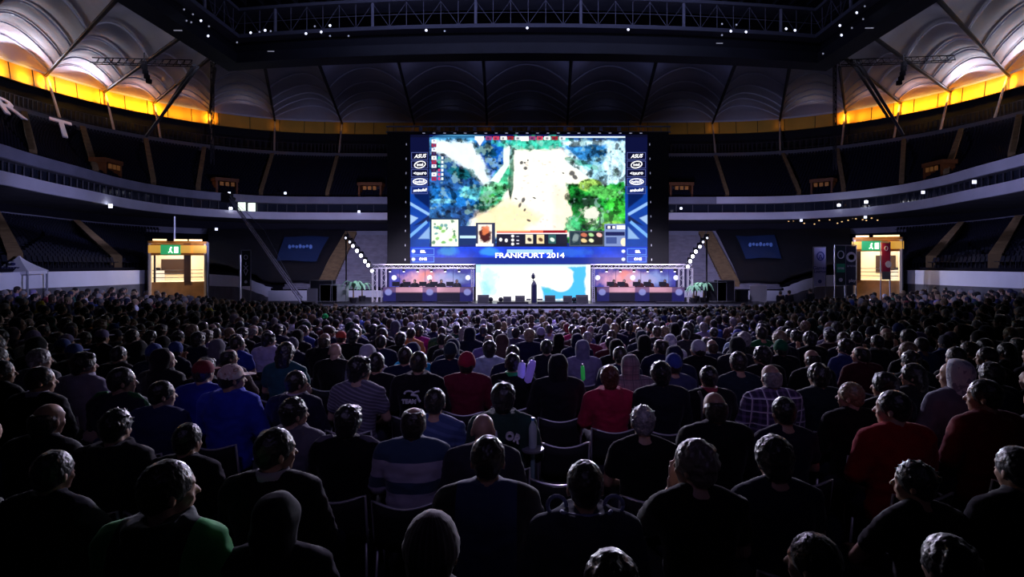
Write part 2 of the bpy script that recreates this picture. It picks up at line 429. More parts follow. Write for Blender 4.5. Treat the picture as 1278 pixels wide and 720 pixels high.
# dark hanging trusses, cables and boom arms in the corners
def lattice_boom(name, a, b, w, label, sag=0):
    a = Vector(a); b = Vector(b); t = empty(name, a, 0, label, 'truss'); mb = MB(); up = Vector((0,0,w)); n = max(4,int((b-a).length/(w*1.2)))
    d = b-a
    for o in (Vector((0,w/2,0)), Vector((0,-w/2,0)), up): mb.tube(o, d+o, w*.09, n=5)
    mb.build('chord', M_black, t); m2 = MB()
    for i in range(n):
        p = d*(i/n); q = d*((i+1)/n); m2.tube(p+Vector((0,w/2,0)), q+up, w*.05, n=4); m2.tube(q+up, q+Vector((0,-w/2,0)), w*.05, n=4)
    m2.build('lacing', M_black, t); return t
lattice_boom('hanging_truss', P(115,79,36), P(240,82,36), .35, 'dark horizontal lattice boom hanging below the left roof corner')
lattice_boom('hanging_truss', P(1048,82,36), P(1190,76,36), .35, 'dark horizontal lattice boom hanging below the right roof corner')
for px0,py0,px1,py1,side in ((265,78,265,205,'left'),(1042,78,1042,212,'right')):
    t = lattice_boom('support_mast', P(px0,py0,41), P(px1,py1,41), .4, f'tall vertical dark mast hanging from the {side} corner of the roof ring')
for px0,py0,px1,py1,lab in ((242,78,200,148,'long slanting tie bar running down from the left ring corner to the amber band'),(247,80,183,170,'second slanting tie bar beside the left ring corner'),
        (1062,72,1108,146,'long slanting tie bar running down from the right ring corner to the amber band'),(1070,72,1127,168,'second slanting tie bar beside the right ring corner')):
    a, b = P(px0,py0+3,38.6), P(px1,py1,44); o = MB().tube((0,0,0), b-a, .11, n=8).build('tie_bar', M_black, None, loc=a); tag(o, lab, 'tie bar')
for px,py,lab in ((180,98,'left'),(1128,100,'right')):
    t = empty('hanging_speaker', P(px,py,35.6), 0, f'curved black speaker array hanging under the {lab} boom', 'speaker')
    for i in range(5):
        MB().box((-.11,-.13,-.13),(.11,.13,.13), Matrix.Translation((.06*i*i*(1 if lab=='left' else -1)*.3,0,-.28*i+.95)) ).build('speaker_box', M_black, t)
    MB().tube((0,0,1.1),(0,0,1.6),.04).build('cable', M_black, t)

# ---------------------------------------------------------------- stairs, seat blocks
def aisle(tier, px_top, px_bot, wd=.45):
    r0, r1, n = (low0, low1, NLOW) if tier == 'low' else (up0, up1, NUP)
    sb, st = s_for_px(r0, px_bot), s_for_px(r1, px_top); mb = MB()
    for k in range(n*2):
        t0, t1 = .03+.97*k/(n*2), .03+.97*(k+1)/(n*2)
        a = ring_at(r0, sb).lerp(ring_at(r1, st), t0); b = ring_at(r0, sb).lerp(ring_at(r1, st), t1)
        d = (b-a); d.z = 0; sd = Vector((-d.y, d.x, 0)).normalized()*wd/2; zt = b.z+.56
        mb.add([a-sd+Vector((0,0,-.2)), a+sd+Vector((0,0,-.2)), b+sd+Vector((0,0,-.2)), b-sd+Vector((0,0,-.2)),
                Vector(((a-sd).x,(a-sd).y,zt)), Vector(((a+sd).x,(a+sd).y,zt)), Vector(((b+sd).x,(b+sd).y,zt)), Vector(((b-sd).x,(b-sd).y,zt))],
               ((0,3,2,1),(4,5,6,7),(0,1,5,4),(1,2,6,5),(2,3,7,6),(3,0,4,7)))
    mb.build('aisle_steps', M_tan, kind='structure'); return (sb, st)
gaps_low, gaps_up = [], []
for a,b in ((95,148),(-6,20),(1200,1160),(1272,1240)): gaps_low.append(aisle('low',a,b))
gaps_low.append(aisle('low', 437, 405, 1.5)); gaps_low.append(aisle('low', 880, 914, 1.5))
for a,b in ((30,42),(103,120),(182,192),(255,247),(340,325),(421,408),(893,908),(977,998),(1045,1053),(1128,1125),(1200,1180),(1272,1262)): gaps_up.append(aisle('up',a,b,.42))
# bleachers laid over the stand beside the stage, paled to show it lit
M_bleach = mat('bleacher_lit_tone', (.20,.19,.24), .7, noise_amt=.2, noise_scale=1.5)
for pa,pb_ in ((405,486),(830,915)):
    i0, i1 = int(s_for_px(low1,pa)), int(s_for_px(low1,pb_))+2
    terrace('stand_bleacher', [v+Vector((0,-.12,.10)) for v in low0[i0:i1]], [v+Vector((0,-.12,.10)) for v in low1[i0:i1]], NLOW, M_bleach)
# one stadium seat: tip-up shell
def seat_mb():
    mb = MB(); mb.box((-.21,-.16,.40),(.21,.18,.45)); mb.add([(-.21,.17,.42),(.21,.17,.42),(.19,.26,.80),(-.19,.26,.80),(-.21,.21,.42),(.21,.21,.42),(.19,.30,.80),(-.19,.30,.80)],
        ((0,1,2,3),(7,6,5,4),(0,4,5,1),(1,5,6,2),(2,6,7,3),(3,7,4,0))); mb.box((-.03,.05,0),(.03,.12,.40)); return mb
SEAT = seat_mb(); SEAT.v = [(x*.63,y*.63,z*.63) for x,y,z in SEAT.v]; seat_me = SEAT.mesh('stadium_seat', M_seat)
sv = np.array(SEAT.v); sf = np.array([f for f in SEAT.f])
spots = []
for tier,(r0,r1,n,gaps) in (('lower',(low0,low1,NLOW,gaps_low)),('upper',(up0,up1,NUP,gaps_up))):
    for k in range(n):
        t = (k+.55)/n; line = [p.lerp(q,t) for p,q in zip(r0,r1)]; zrow = [p.lerp(q,(k+1)/n).z for p,q in zip(r0,r1)]
        acc = 0
        for i in range(NP-1):
            a, b = line[i], line[i+1]; L = (b-a).length
            if a.y < 8: acc = 0; continue
            while acc < L:
                u = acc/L; p = a.lerp(b,u); p.z = zrow[i]*(1-u)+zrow[i+1]*u; s = i+u; acc += .33
                if any(abs(s-(g0+(g1-g0)*t))*2.4 < .45 for g0,g1 in gaps): continue
                px,py = proj(p)
                if not (-60 < px < 1340): continue
                if tier == 'lower' and 396 < px < 922: continue
                if tier == 'upper' and 490 < px < 830: continue
                if tier == 'lower' and (255 < px < 420 or 895 < px < 1062): continue
                if tier == 'lower' and (183 < px < 262 or 1060 < px < 1130) and py > 290: continue
                d = nrm[i]; spots.append((F/p.y, tier, p, math.atan2(-d.x, d.y)))
            acc -= L
inframe = [q for q in spots if 0 <= proj(q[2])[0] <= 1278 and 0 < proj(q[2])[1] < 375]
inframe.sort(key=lambda q: -q[0]); near_ids = set(id(q) for q in inframe[:300])
allv, allf = [], []
for q in spots:
    sc_, tier, p, rz = q
    if id(q) in near_ids:
        side = 'left' if p.x < 0 else 'right'
        tag(link('stadium_seat', seat_me, None, p, (0,0,rz)), f'empty dark blue tip-up seat in the {side} {tier} stand', 'seat', f'empty seats nearest in the {side} {tier} stand')
    else:
        c, s_ = math.cos(rz), math.sin(rz); v = sv.copy(); x = v[:,0]*c-v[:,1]*s_+p.x; y = v[:,0]*s_+v[:,1]*c+p.y
        allf.append(sf+len(allv)*len(sv)); allv.append(np.stack([x,y,v[:,2]+p.z],1))
me = bpy.data.meshes.new('stadium_seating'); me.from_pydata(np.concatenate(allv).tolist(), [], np.concatenate(allf).tolist()); me.materials.append(M_seat)
tag(link('stadium_seating', me), 'rows of empty dark seats filling the far stands', 'seating', None, 'stuff')

# seat-pattern letters on the upper tier
M_letter = mat('letter_white', (.62,.55,.62), .7)
def tier_frame(r0, r1, px, t):
    s = s_for_px([p.lerp(q,t) for p,q in zip(r0,r1)], px); p = ring_at(r0,s).lerp(ring_at(r1,s),t); q = ring_at(r0,s).lerp(ring_at(r1,s),t+.05)
    up = (q-p).normalized(); rt = (ring_at(r0,s+.3)-ring_at(r0,s-.3)).normalized(); n = rt.cross(up).normalized()
    return p, rt, (n.cross(rt)).normalized(), n
for ch,px,t in (('T',72,.70),('R',3,.86)):
    p, rt, up, n = tier_frame(up0, up1, px, t)
    up = (up+rt*.85)*1.35; rt = rt*.8
    M = Matrix(((rt.x,up.x,n.x,p.x+n.x*.95),(rt.y,up.y,n.y,p.y+n.y*.95),(rt.z,up.z,n.z,p.z+n.z*.95),(0,0,0,1)))
    o = text('seat_letter', ch, 5.0, M, M_letter, None, extrude=.05, bold=.09); tag(o, f'big pale letter {ch} laid across the upper left seats', 'letter')
# orange crowd-exit portals in the upper tier
for i,(px,py,wd) in enumerate(((154,209,2.2),(287,226,2.2),(459,229,2.6),(853,228,2.6),(1022,222,2.2),(1152,206,2.4))):
    s = s_for_px(ring(1.6,9.5), px); p = ring_at(ring(2.4,9.05), s); d = ring_at(ring(1.6,9),s+.3)-ring_at(ring(1.6,9),s-.3); rz = math.atan2(d.y,d.x)
    t = empty('stand_exit_portal', p, rz, ['orange edged exit portal in the upper left stand near the letter T','orange edged exit portal of the upper tier above the jib crane head','orange framed exit portal just left of the giant screen','orange framed exit portal just right of the giant screen','orange exit portal of the upper tier above the white roll banner','reddish exit portal high in the right upper tier'][i], 'portal')
    mo = mat('portal_orange', (.16,.05,.01), .6, noise_amt=.2, noise_scale=2)
    MB().box((-wd/2,0,0),(-wd/2+.2,1.2,1.5)).build('jamb', mo, t); MB().box((wd/2-.2,0,0),(wd/2,1.2,1.5)).build('jamb', mo, t)
    MB().box((-wd/2-.1,-.05,1.5),(wd/2+.1,1.3,1.85)).build('lintel', mo, t); MB().box((-wd/2,1.1,0),(wd/2,1.2,1.5)).build('opening', M_black, t)
    for k in (-1,0,1): MB().box((k*.55-.18,-.08,1.0),(k*.55+.18,0,1.4)).build('sign_plate', mat('portal_sign', (.6,.25,.05), .6, emit=(.8,.3,.05), estr=.03), t)
# lit room windows and small lights on the left and right box levels
for px,py,wd,hg,lab in ((301,255,.9,1.2,'bright lit window of a box behind the jib crane, first pane'),(314,255,.8,1.2,'bright lit window of a box behind the jib crane, second pane')):
    s = s_for_px(ring(1.4,7.9), px); p = ring_at(ring(1.4,7.35), s); t = empty('lit_window', p, 0, lab, 'window')
    MB().box((-wd/2,-.02,0),(wd/2,.02,hg)).build('pane', M_litwin, t); MB().box((-wd/2-.05,-.01,-.05),(wd/2+.05,.04,0)).build('sill', M_steel, t)
for px,py in ((138,257),(286,241),(288,260),(270,286),(356,241),(448,264),(1047,256),(1081,252),(1080,271),(1152,240),(1216,227),(1000,275),(850,260)):
    rr = ring(-.35,5); s = s_for_px(rr, px); b = ring_at(rr, s); p = P(px,py,b.y)
    o = MB().box((-.12,-.05,-.12),(.12,.05,.12)).build('spot_lamp', M_whitelamp if px in (138,1047,1081,288) else M_ringlamp, None, loc=p)
    tag(o, 'tiny bright lamp on the edge of the box level', 'light', 'tiny lamps dotted along the box levels')
for i in range(22):
    px = 968+i*6+random.uniform(-2,2); py = 276+random.uniform(-4,4)-max(0,(px-1060))*.08
    rr = ring(3.0,5.9); s = s_for_px(rr, px); b = ring_at(rr,s); p = P(px,py,b.y)
    o = MB().ell((0,0,0),(.10,.05,.06),None,6,4).build('table_lamp', mat('cafe_lamp', (1,.7,.3), .5, emit=(1,.6,.25), estr=.9), None, loc=p)
    tag(o, 'small warm lamp glowing in the lounge under the right parapet', 'light', 'warm lounge lamps under the right parapet')

# ---------------------------------------------------------------- amber and white roof lighting
for idx,(s,q) in enumerate(val):
    if idx in (0, len(val)-1): continue
    b = ring_at(ring(13.0,19.0), s); px = proj(b)[0]; u = abs(px-CX)
    pw = 520 if u > 500 else 460 if u > 430 else 230 if u > 390 else 5 if u > 150 else 1
    light('AREA', 'amber_ring_lamp', b+Vector((0,0,.5)), pw*.11, (1,.46,.04), .35, target=ring_at(ring(14.2,19.5),s), angle=R(95))
    if u > 385:                                     # mid-bay amber lamps
        so = val[idx-1][0] if px < CX else val[idx+1][0]
        for fr_ in (.25,.5,.75): s2 = s+(so-s)*fr_; light('AREA', 'amber_ring_lamp', ring_at(ring(12.7,19.2), s2), pw*.060, (1,.50,.05), .6, target=ring_at(ring(14.2,19.5),s2), angle=R(95))
for idx in range(len(val)-1):                       # uplights washing the fabric vaults
    s = (val[idx][0]+val[idx+1][0])/2; a = ring_at(ring(12.6,20.2), s); px = proj(a)[0]; u = abs(px-CX)
    pw = 700 if u > 620 else 560 if u > 520 else 80 if u > 430 else 26 if u > 330 else 4
    q = val[idx][1].lerp(val[idx+1][1], .5)
    if u > 430: light('SPOT', 'added_hoop_spot', q+Vector((0,0,-1.6)), 300 if u > 520 else 110, (.72,.72,1), .3, target=q.lerp(a,.75)+Vector((0,0,.8)), angle=R(75), blend=1)  # unseen spot added at the inner ring to brighten the hoops
    light('AREA', 'vault_uplight', a, pw*.28, (.80,.80,1) if u > 520 else (.85,.70,.85) if u>300 else (.40,.45,1), .8, target=a.lerp(q,.5)+Vector((0,0,3.0)))
# ================================================================ painted LED pictures (vertex colours of an emissive surface)
def vnoise(X, Y, sc, seed=0, octv=4):
    out = np.zeros_like(X); amp = 1; tot = 0
    for o in range(octv):
        g = np.random.default_rng(seed*31+o).random((64,64)); x = X/sc*2**o; y = Y/sc*2**o
        xi = np.floor(x).astype(int); yi = np.floor(y).astype(int); fx = x-xi; fy = y-yi; fx = fx*fx*(3-2*fx); fy = fy*fy*(3-2*fy)
        a = g[yi%64, xi%64]; b = g[yi%64,(xi+1)%64]; c = g[(yi+1)%64, xi%64]; d = g[(yi+1)%64,(xi+1)%64]
        out += amp*((a*(1-fx)+b*fx)*(1-fy)+(c*(1-fx)+d*fx)*fy); tot += amp; amp *= .55
    return out/tot
class Canvas:
    def __init__(s, x0, y0, x1, y1, res):
        s.x0,s.y0,s.x1,s.y1 = x0,y0,x1,y1; s.nx = int((x1-x0)*res); s.ny = int((y1-y0)*res)
        s.X, s.Y = np.meshgrid(np.linspace(x0,x1,s.nx+1)[:-1]+.5/res, np.linspace(y0,y1,s.ny+1)[:-1]+.5/res)
        s.C = np.zeros((s.ny,s.nx,3))
    def put(s, m, c): m = np.clip(m,0,1)[...,None]; s.C = s.C*(1-m)+np.array(c)*m
    def rect(s, a,b,c,d,colr,al=1): s.put(((s.X>=a)&(s.X<c)&(s.Y>=b)&(s.Y<d))*al, colr)
    def frame(s, a,b,c,d,colr,w=.8): s.put((((s.X>=a)&(s.X<c)&(s.Y>=b)&(s.Y<d)) & ~((s.X>=a+w)&(s.X<c-w)&(s.Y>=b+w)&(s.Y<d-w)))*1., colr)
    def blob(s, x,y,rx,ry,colr,al=1,soft=.35,ang=0,warp=0,seed=1):
        dx, dy = s.X-x, s.Y-y; c,q = math.cos(ang), math.sin(ang); u = (dx*c+dy*q)/rx; v = (-dx*q+dy*c)/ry; r = np.hypot(u,v)
        if warp: r = r + warp*(vnoise(s.X,s.Y,7,seed)-.5)*2
        s.put(al*np.clip((1-r)/soft+.5,0,1), colr)
    def poly(s, pts, colr, al=1, soft=1.5, warp=0, seed=3):
        W = (vnoise(s.X,s.Y,9,seed)-.5)*2*warp; W2 = (vnoise(s.X+50,s.Y,9,seed)-.5)*2*warp; X = s.X+W; Y = s.Y+W2
        ins = np.zeros(X.shape,bool); dist = np.full(X.shape,1e9)
        for (ax,ay),(bx,by) in zip(pts, pts[1:]+pts[:1]):
            cnd = ((ay>Y)!=(by>Y)) & (X < (bx-ax)*(Y-ay)/((by-ay) if by!=ay else 1e-9)+ax); ins ^= cnd
            L = (bx-ax)**2+(by-ay)**2+1e-9; t = np.clip(((X-ax)*(bx-ax)+(Y-ay)*(by-ay))/L,0,1)
            dist = np.minimum(dist, np.hypot(X-ax-t*(bx-ax), Y-ay-t*(by-ay)))
        sd = np.where(ins, dist, -dist); s.put(al*np.clip(sd/soft+.5,0,1), colr)
def led_mesh(cv, a, b, c, d, Y, tox, toz, name, m, parent, thick=.06):
    """the painted part a,b..c,d of the canvas as a thin LED panel facing the audience"""
    res = cv.nx/(cv.x1-cv.x0); i0 = int(round((a-cv.x0)*res)); i1 = int(round((c-cv.x0)*res)); j0 = int(round((b-cv.y0)*res)); j1 = int(round((d-cv.y0)*res))
    nx, ny = i1-i0, j1-j0; gx = np.linspace(a,c,nx+1); gy = np.linspace(b,d,ny+1)
    GX, GY = np.meshgrid(gx,gy); vs = np.stack([tox(GX), np.full_like(GX,Y), toz(GY)],-1).reshape(-1,3)
    I, J = np.meshgrid(np.arange(nx), np.arange(ny)); v0 = J*(nx+1)+I
    fs = np.stack([v0, v0+nx+1, v0+nx+2, v0+1],-1).reshape(-1,4)
    me = bpy.data.meshes.new(name); n0 = len(vs)
    x0,x1,z1,z0 = tox(a),tox(c),toz(b),toz(d); e = .002
    bx = [(x0,Y+e,z0),(x1,Y+e,z0),(x1,Y+thick,z0),(x0,Y+thick,z0),(x0,Y+e,z1),(x1,Y+e,z1),(x1,Y+thick,z1),(x0,Y+thick,z1)]
    bf = [(0,3,2,1),(4,5,6,7),(1,2,6,5),(2,3,7,6),(3,0,4,7)]
    me.from_pydata(vs.tolist()+bx, [], fs.tolist()+[tuple(i+n0 for i in f) for f in bf])
    ca = me.color_attributes.new('pic','FLOAT_COLOR','CORNER'); cols = np.zeros((len(me.loops),4)); cols[:,3]=1
    cc = cv.C[j0:j1,i0:i1].reshape(-1,3); cols[:len(cc)*4,:3] = np.repeat(cc,4,0); ca.data.foreach_set('color', cols.ravel())
    me.materials.append(m); return link(name, me, parent)
def lin(h): return tuple(((x/255)/12.92 if x/255<=.04045 else ((x/255+.055)/1.055)**2.4) for x in h)
cv = Canvas(512,168,808,330,1.5); X, Yc = cv.X, cv.Y
cv.rect(512,168,808,330, lin((8,20,80)))
# arena map, generic: teal water, pale sandy lane, leafy slopes
n1 = vnoise(X,Yc,16,1); n2 = vnoise(X,Yc,6,2); n3 = vnoise(X,Yc,3,5)
base = np.stack([.005+.03*n1, .03+.20*n1**1.5, .14+.42*n1**1.3],-1)
inr = (X>536)&(X<781)&(Yc>170)&(Yc<308); cv.C[inr] = base[inr]
cv.blob(575,178,45,10,lin((90,170,215)),.7); cv.poly([(546,176),(590,178),(622,225),(640,240),(610,238),(585,212),(560,195),(540,190)], lin((235,250,255)),.95,5,4,4)
cv.poly([(594,176),(655,172),(640,220),(612,228)], lin((10,90,190)),.8,5,3,7)
cv.poly([(540,232),(620,246),(612,262),(540,256)], lin((20,110,190)),.7,6,4,8); cv.blob(552,251,16,3,lin((120,200,230)),.8); 
cv.blob(590,240,16,8,lin((120,215,215)),.9,.3,0,.8,9); cv.blob(590,240,12,6,lin((20,110,150)),.7,.3,0,1.2,10)
cv.blob(608,187,13,9,lin((10,60,80)),.9,.4,.4,.8,11); cv.blob(575,215,20,6,lin((10,90,90)),.8,.4,.2,.9,12)
cv.poly([(600,235),(640,200),(640,172),(700,172),(690,200),(660,262),(600,262)], lin((70,190,120)),.8,6,6,13)
cv.poly([(640,186),(700,186),(738,215),(742,262),(735,296),(600,296),(585,285),(590,272),(618,262),(636,235)], lin((255,250,236)),1,5,4,14)
cv.poly([(596,266),(640,250),(680,270),(640,296),(590,292)], lin((255,228,170)),.8,10,5,15); cv.poly([(690,230),(722,240),(722,290),(690,292)], lin((255,236,205)),.7,8,3,16)
cv.poly([(629,182),(637,182),(636,205),(622,228),(612,226),(628,205)], lin((230,245,240)),1,1.2,1,17)
cv.poly([(638,184),(642,184),(641,232),(637,250),(634,232)], lin((20,95,70)),.9,1.5,1,18)
cv.blob(626,235,9,7,lin((30,110,50)),.9,.4,0,1,19); cv.blob(612,248,12,6,lin((60,150,50)),.9,.4,0,1,20); cv.blob(600,258,9,5,lin((10,60,40)),.9,.4,0,1,21)
cv.blob(665,178,42,7,lin((60,190,165)),.9,.5,0,.7,22)
cv.poly([(700,176),(781,176),(781,235),(745,232),(728,205),(708,192)], lin((190,228,245)),1,3,2,23); cv.poly([(704,182),(758,180),(752,206),(730,208)], lin((20,125,200)),.95,3,3,24)
cv.poly([(706,200),(745,196),(760,222),(745,232)], lin((120,190,215)),.6,3,3,25); cv.blob(730,205,22,3,lin((60,150,130)),.8,.4,.3,.8,26)
cv.poly([(706,228),(740,236),(781,226),(781,308),(700,308),(716,290),(712,262)], lin((30,140,50)),1,3,5,27)
cv.blob(737,231,15,8,lin((160,205,95)),1,.2); cv.blob(756,240,22,8,lin((90,195,90)),.9,.3,.1,.6,28); cv.blob(722,250,14,10,lin((10,60,25)),.9,.4,.3,.8,29); cv.blob(737,250,10,7,lin((30,50,40)),.9,.4,0,.6,30)
cv.blob(772,262,16,13,lin((60,200,60)),.95,.4,0,.35,31); cv.blob(753,276,22,12,lin((80,170,70)),.8,.3,.2,.6,32); cv.blob(738,268,12,9,lin((235,235,220)),.95,.4,0,.8,33); cv.blob(715,280,9,11,lin((60,175,110)),.9,.4,0,.9,34); cv.blob(765,282,16,6,lin((140,205,80)),.8,.3)
n4 = vnoise(X,Yc,1.6,9,2); tex = (n4-.5)*.3+(n3-.5)*.9+(n2-.5)*2.0; sand = (cv.C[...,0]>.55); cv.C[inr] *= np.clip(1+np.where(sand,.10,1.35)*tex,.12,2.2)[inr][:,None]; n5 = vnoise(X,Yc,2.6,12,2); n6 = vnoise(X,Yc,8,15,3); hl = np.clip((n6-.60)/.08,0,1)*(inr & ~sand)*.35; cv.C = cv.C*(1-hl[...,None])+np.array([.42,.74,.66])*hl[...,None]; dk = np.clip((.42-vnoise(X,Yc,7,16,3))/.08,0,1)*(inr & ~sand)*.75; cv.C *= (1-dk[...,None])
for x,y,rx,ry in ((651,203,2,2.2),(655,203,1.4,1.2),(659,200,1,1),(656,210,2.4,2.2),(653,250,2.2,3.5),(649,256,1.6,3),(667,247,2.2,1),(644,248,2,.9),(660,275,2.5,1.2),(714,216,3,3),(718,221,3,2.5),(703,216,1.5,1),(655,262,1.2,2)):
    cv.blob(x,y,rx,ry,(.03,.03,.04),.9,.5,.4,.5,int(x))
rgn = random.Random(3)
for i in range(40): cv.blob(rgn.uniform(640,700),rgn.uniform(200,285),rgn.uniform(.7,2.2),rgn.uniform(.5,1.2),lin((220,200,190)),.7,.6)
# head bar of small portraits
cv.rect(536,170,781,171.2,lin((10,30,70))); cv.rect(540,170,593,173,lin((40,110,160)),.6)
for i in range(10):
    x = 606+i*9.2+(9 if i>4 else 0); cv.rect(x,170,x+8,175,[lin((150,60,120)),lin((200,60,90)),lin((240,240,240)),lin((150,30,40)),lin((230,230,240))][i%5]); cv.rect(x+2,171.5,x+5,174,(.02,.02,.05),.7)
cv.rect(593,170,604,175,(1,1,1)); cv.poly([(594,174),(604,174),(599,182)],(1,1,1)); cv.rect(650,170,660,176,(1,1,1)); cv.rect(706,170,781,172,lin((220,235,245)))
# list of small tiles at the upper left
for i in range(10):
    y = 174+i*5.2; cv.rect(538.5,y,545,y+4.4,[(1,1,1),lin((60,30,60)),(.9,.9,1),lin((160,40,70))][(i*7)%4]); cv.rect(540.5,y+1,542.5,y+3,(.05,.05,.2),.8)
    if i>3:
        c = lin((60,190,160)) if i<7 else lin((220,60,120))
        for k in (0,1): cv.rect(547+k*4,y+.6,549.6+k*4,y+3.8, c if k==0 else (.8,.95,.95))
# lower console
cv.rect(536,303.5,781,308,lin((15,30,110)))
cv.rect(537,272,574,308,lin((20,50,90))); cv.rect(539,274,572,307,lin((238,250,225)))
for i in range(26): cv.blob(rgn.uniform(541,570),rgn.uniform(276,304),rgn.uniform(1,3.2),rgn.uniform(1,2.6),[lin((40,110,70)),lin((60,140,150)),lin((120,190,80))][i%3],.85,.5,0,.8,i)
cv.poly([(543,304),(547,306),(570,280),(566,277)],(1,1,.97),.8)
cv.rect(574,282,594,306,lin((15,45,100))); cv.rect(574,294,594,297,lin((190,225,255)))
cv.rect(594,278,618,308,lin((40,50,80))); cv.rect(597,280,614,305,lin((255,235,220))); cv.blob(605,293,7,8,lin((70,20,12)),1,.4,0,.8,40); cv.blob(607,287,4,5,lin((225,120,70)),.9,.4,0,.8,41); cv.rect(594,304,616,307,(1,1,1))
cv.rect(620,287,708,290.5,lin((235,110,80))); cv.rect(620,287,662,288.6,lin((255,210,150))); cv.rect(678,287.5,706,290.5,lin((150,15,20))); cv.rect(618,290.5,710,292,(.9,.85,.95))
cv.rect(620,292,708,307,lin((8,14,35))); cv.rect(622,293,650,306.5,(.005,.005,.02))
for x,y in ((625,299),(632,300),(640,294.5),(640,299.5),(640,304.5)): cv.blob(x,y,1.8,2.2 if x<640 else 1.7,(1,1,1),1,.5)
for y in (295,300,304): cv.rect(645,y-.4,648,y+.5,(.7,.7,.8))
for i,x in enumerate((656,670,684.5)): cv.rect(x,292.5,x+9.5,304,(lin((235,225,190)),lin((240,215,160)),lin((40,90,90)))[i]); cv.blob(x+5,299,3,2.2,[lin((50,30,25)),lin((90,50,25)),lin((220,250,230))][i],1,.5,.6)
cv.rect(699,293,708,303,lin((20,22,40)))
cv.rect(711,288,755,307,lin((70,80,90))); cv.rect(712,289,724,306,lin((25,50,60))); cv.blob(718,297,4,6,lin((150,170,170)),.7,.5,.4,.9,42); cv.rect(725,289.5,753,305,(.01,.01,.01))
for x,y,c in ((729,293,(200,110,80)),(738,293,(170,220,150)),(748,293,(255,190,180)),(729,300,(230,200,140)),(738,300,(230,240,190))): cv.blob(x,y,3.2,2.2,lin(c),1,.5,.3,.4,int(x+y))
cv.rect(755,279,781,307,lin((120,140,190))); cv.rect(757,281,769,286,(.02,.02,.08)); cv.rect(770,281,781,286,(.95,.95,1)); cv.rect(756,289,780,294,lin((15,25,80))); cv.rect(757,296,770,304,lin((60,80,140)))
cv.rect(759,282,762,285,(1,1,1)); cv.rect(765,282,768,285,(1,1,1)); cv.blob(779,302,4,5,lin((255,235,200)),1,.3)
# side panels: dark navy above, blue angular shapes below
for sgn,(a,b) in ((1,(512,536)),(-1,(781,808))):
    cv.rect(a,168,b,330,lin((10,14,52)))
    m = (X>=a)&(X<b)&(Yc>232); cv.C[m] = np.array(lin((14,60,150)))*(.6+.9*n1[m][:,None])
    def fx(x): return a+x if sgn>0 else b-x
    cv.poly([(fx(0),252),(fx(0),256),(fx(24),270),(fx(24),266)],lin((150,195,250)),.9,1) if sgn>0 else cv.poly([(fx(24),270),(fx(24),266),(fx(0),252),(fx(0),256)],lin((150,195,250)),.9,1)
    cv.poly([(fx(0),268),(fx(10),272),(fx(0),280)],lin((165,200,240)),.9,1); cv.poly([(fx(4),282),(fx(24),268),(fx(24),276)],(.005,.01,.05),.9,1.5)
    cv.poly([(fx(0),292),(fx(0),297),(fx(22),278),(fx(20),275)],lin((120,180,250)),.9,1); cv.poly([(fx(10),298),(fx(24),283),(fx(24),298)],lin((150,190,235)),.8,1.5); cv.poly([(fx(0),232),(fx(12),240),(fx(24),238),(fx(24),260),(fx(6),246)],lin((5,20,70)),.9,2)
    cv.rect(a,168,b,171.5,lin((8,10,35)))
    for k in range(5): cv.frame(a+1.5,190+k*10.6,b-2,199.6+k*10.6,lin((80,90,150)),.7); cv.rect(a+2.2,190.8+k*10.6,b-2.8,198.8+k*10.6,lin((8,8,40)) if k<3 else lin((20,40,110)))
# footer band
cv.rect(512,308,808,321,lin((20,60,200))); m = (Yc>308)&(Yc<321); cv.C[m] *= (.4+1.3*n1[m])[:,None]; cv.blob(560,314,12,5,lin((70,160,220)),.6,.6,0,.5,50); cv.blob(612,314,12,5,lin((60,160,240)),.7,.6,0,.5,51); cv.blob(715,315,20,5,lin((50,110,220)),.6,.6,0,.5,52)
cv.rect(512,321,808,330,lin((12,40,140)))
for a,b in ((513,543),(781,808)):
    for y in (310,319.5): cv.frame(a+1.5,y,b-1,y+8,lin((90,150,255)),.8); cv.rect(a+2.3,y+.8,b-1.8,y+7.2,lin((20,60,190)))
    for y in (313.5,323.5): cv.blob(a+3 if a<600 else a-3,y,2.2,2,(.85,.95,1),1,.5)
cv.rect(633,311.5,690,316,lin((170,215,255)),.9)

XS = lambda px: (px-CX)*36/F; ZS = lambda py: H-(py-CY)*36/F
M_led = attr_emit('led_picture', 'pic', 1.25); M_ledtxt = mat('led_lettering', (1,1,1), .5, emit=(1,1,1), estr=1.5)
scr = empty('giant_screen', (0,36,0), 0, 'giant LED video wall showing a bright game battle map above the stage', 'screen')
def child_fix(o, p): o.parent = p; o.matrix_parent_inverse = p.matrix_world.inverted(); return o
def led(cv,a,b,c,d,Y,name,m,parent): 
    o = led_mesh(cv,a,b,c,d,Y,XS,ZS,name,m,parent); return o
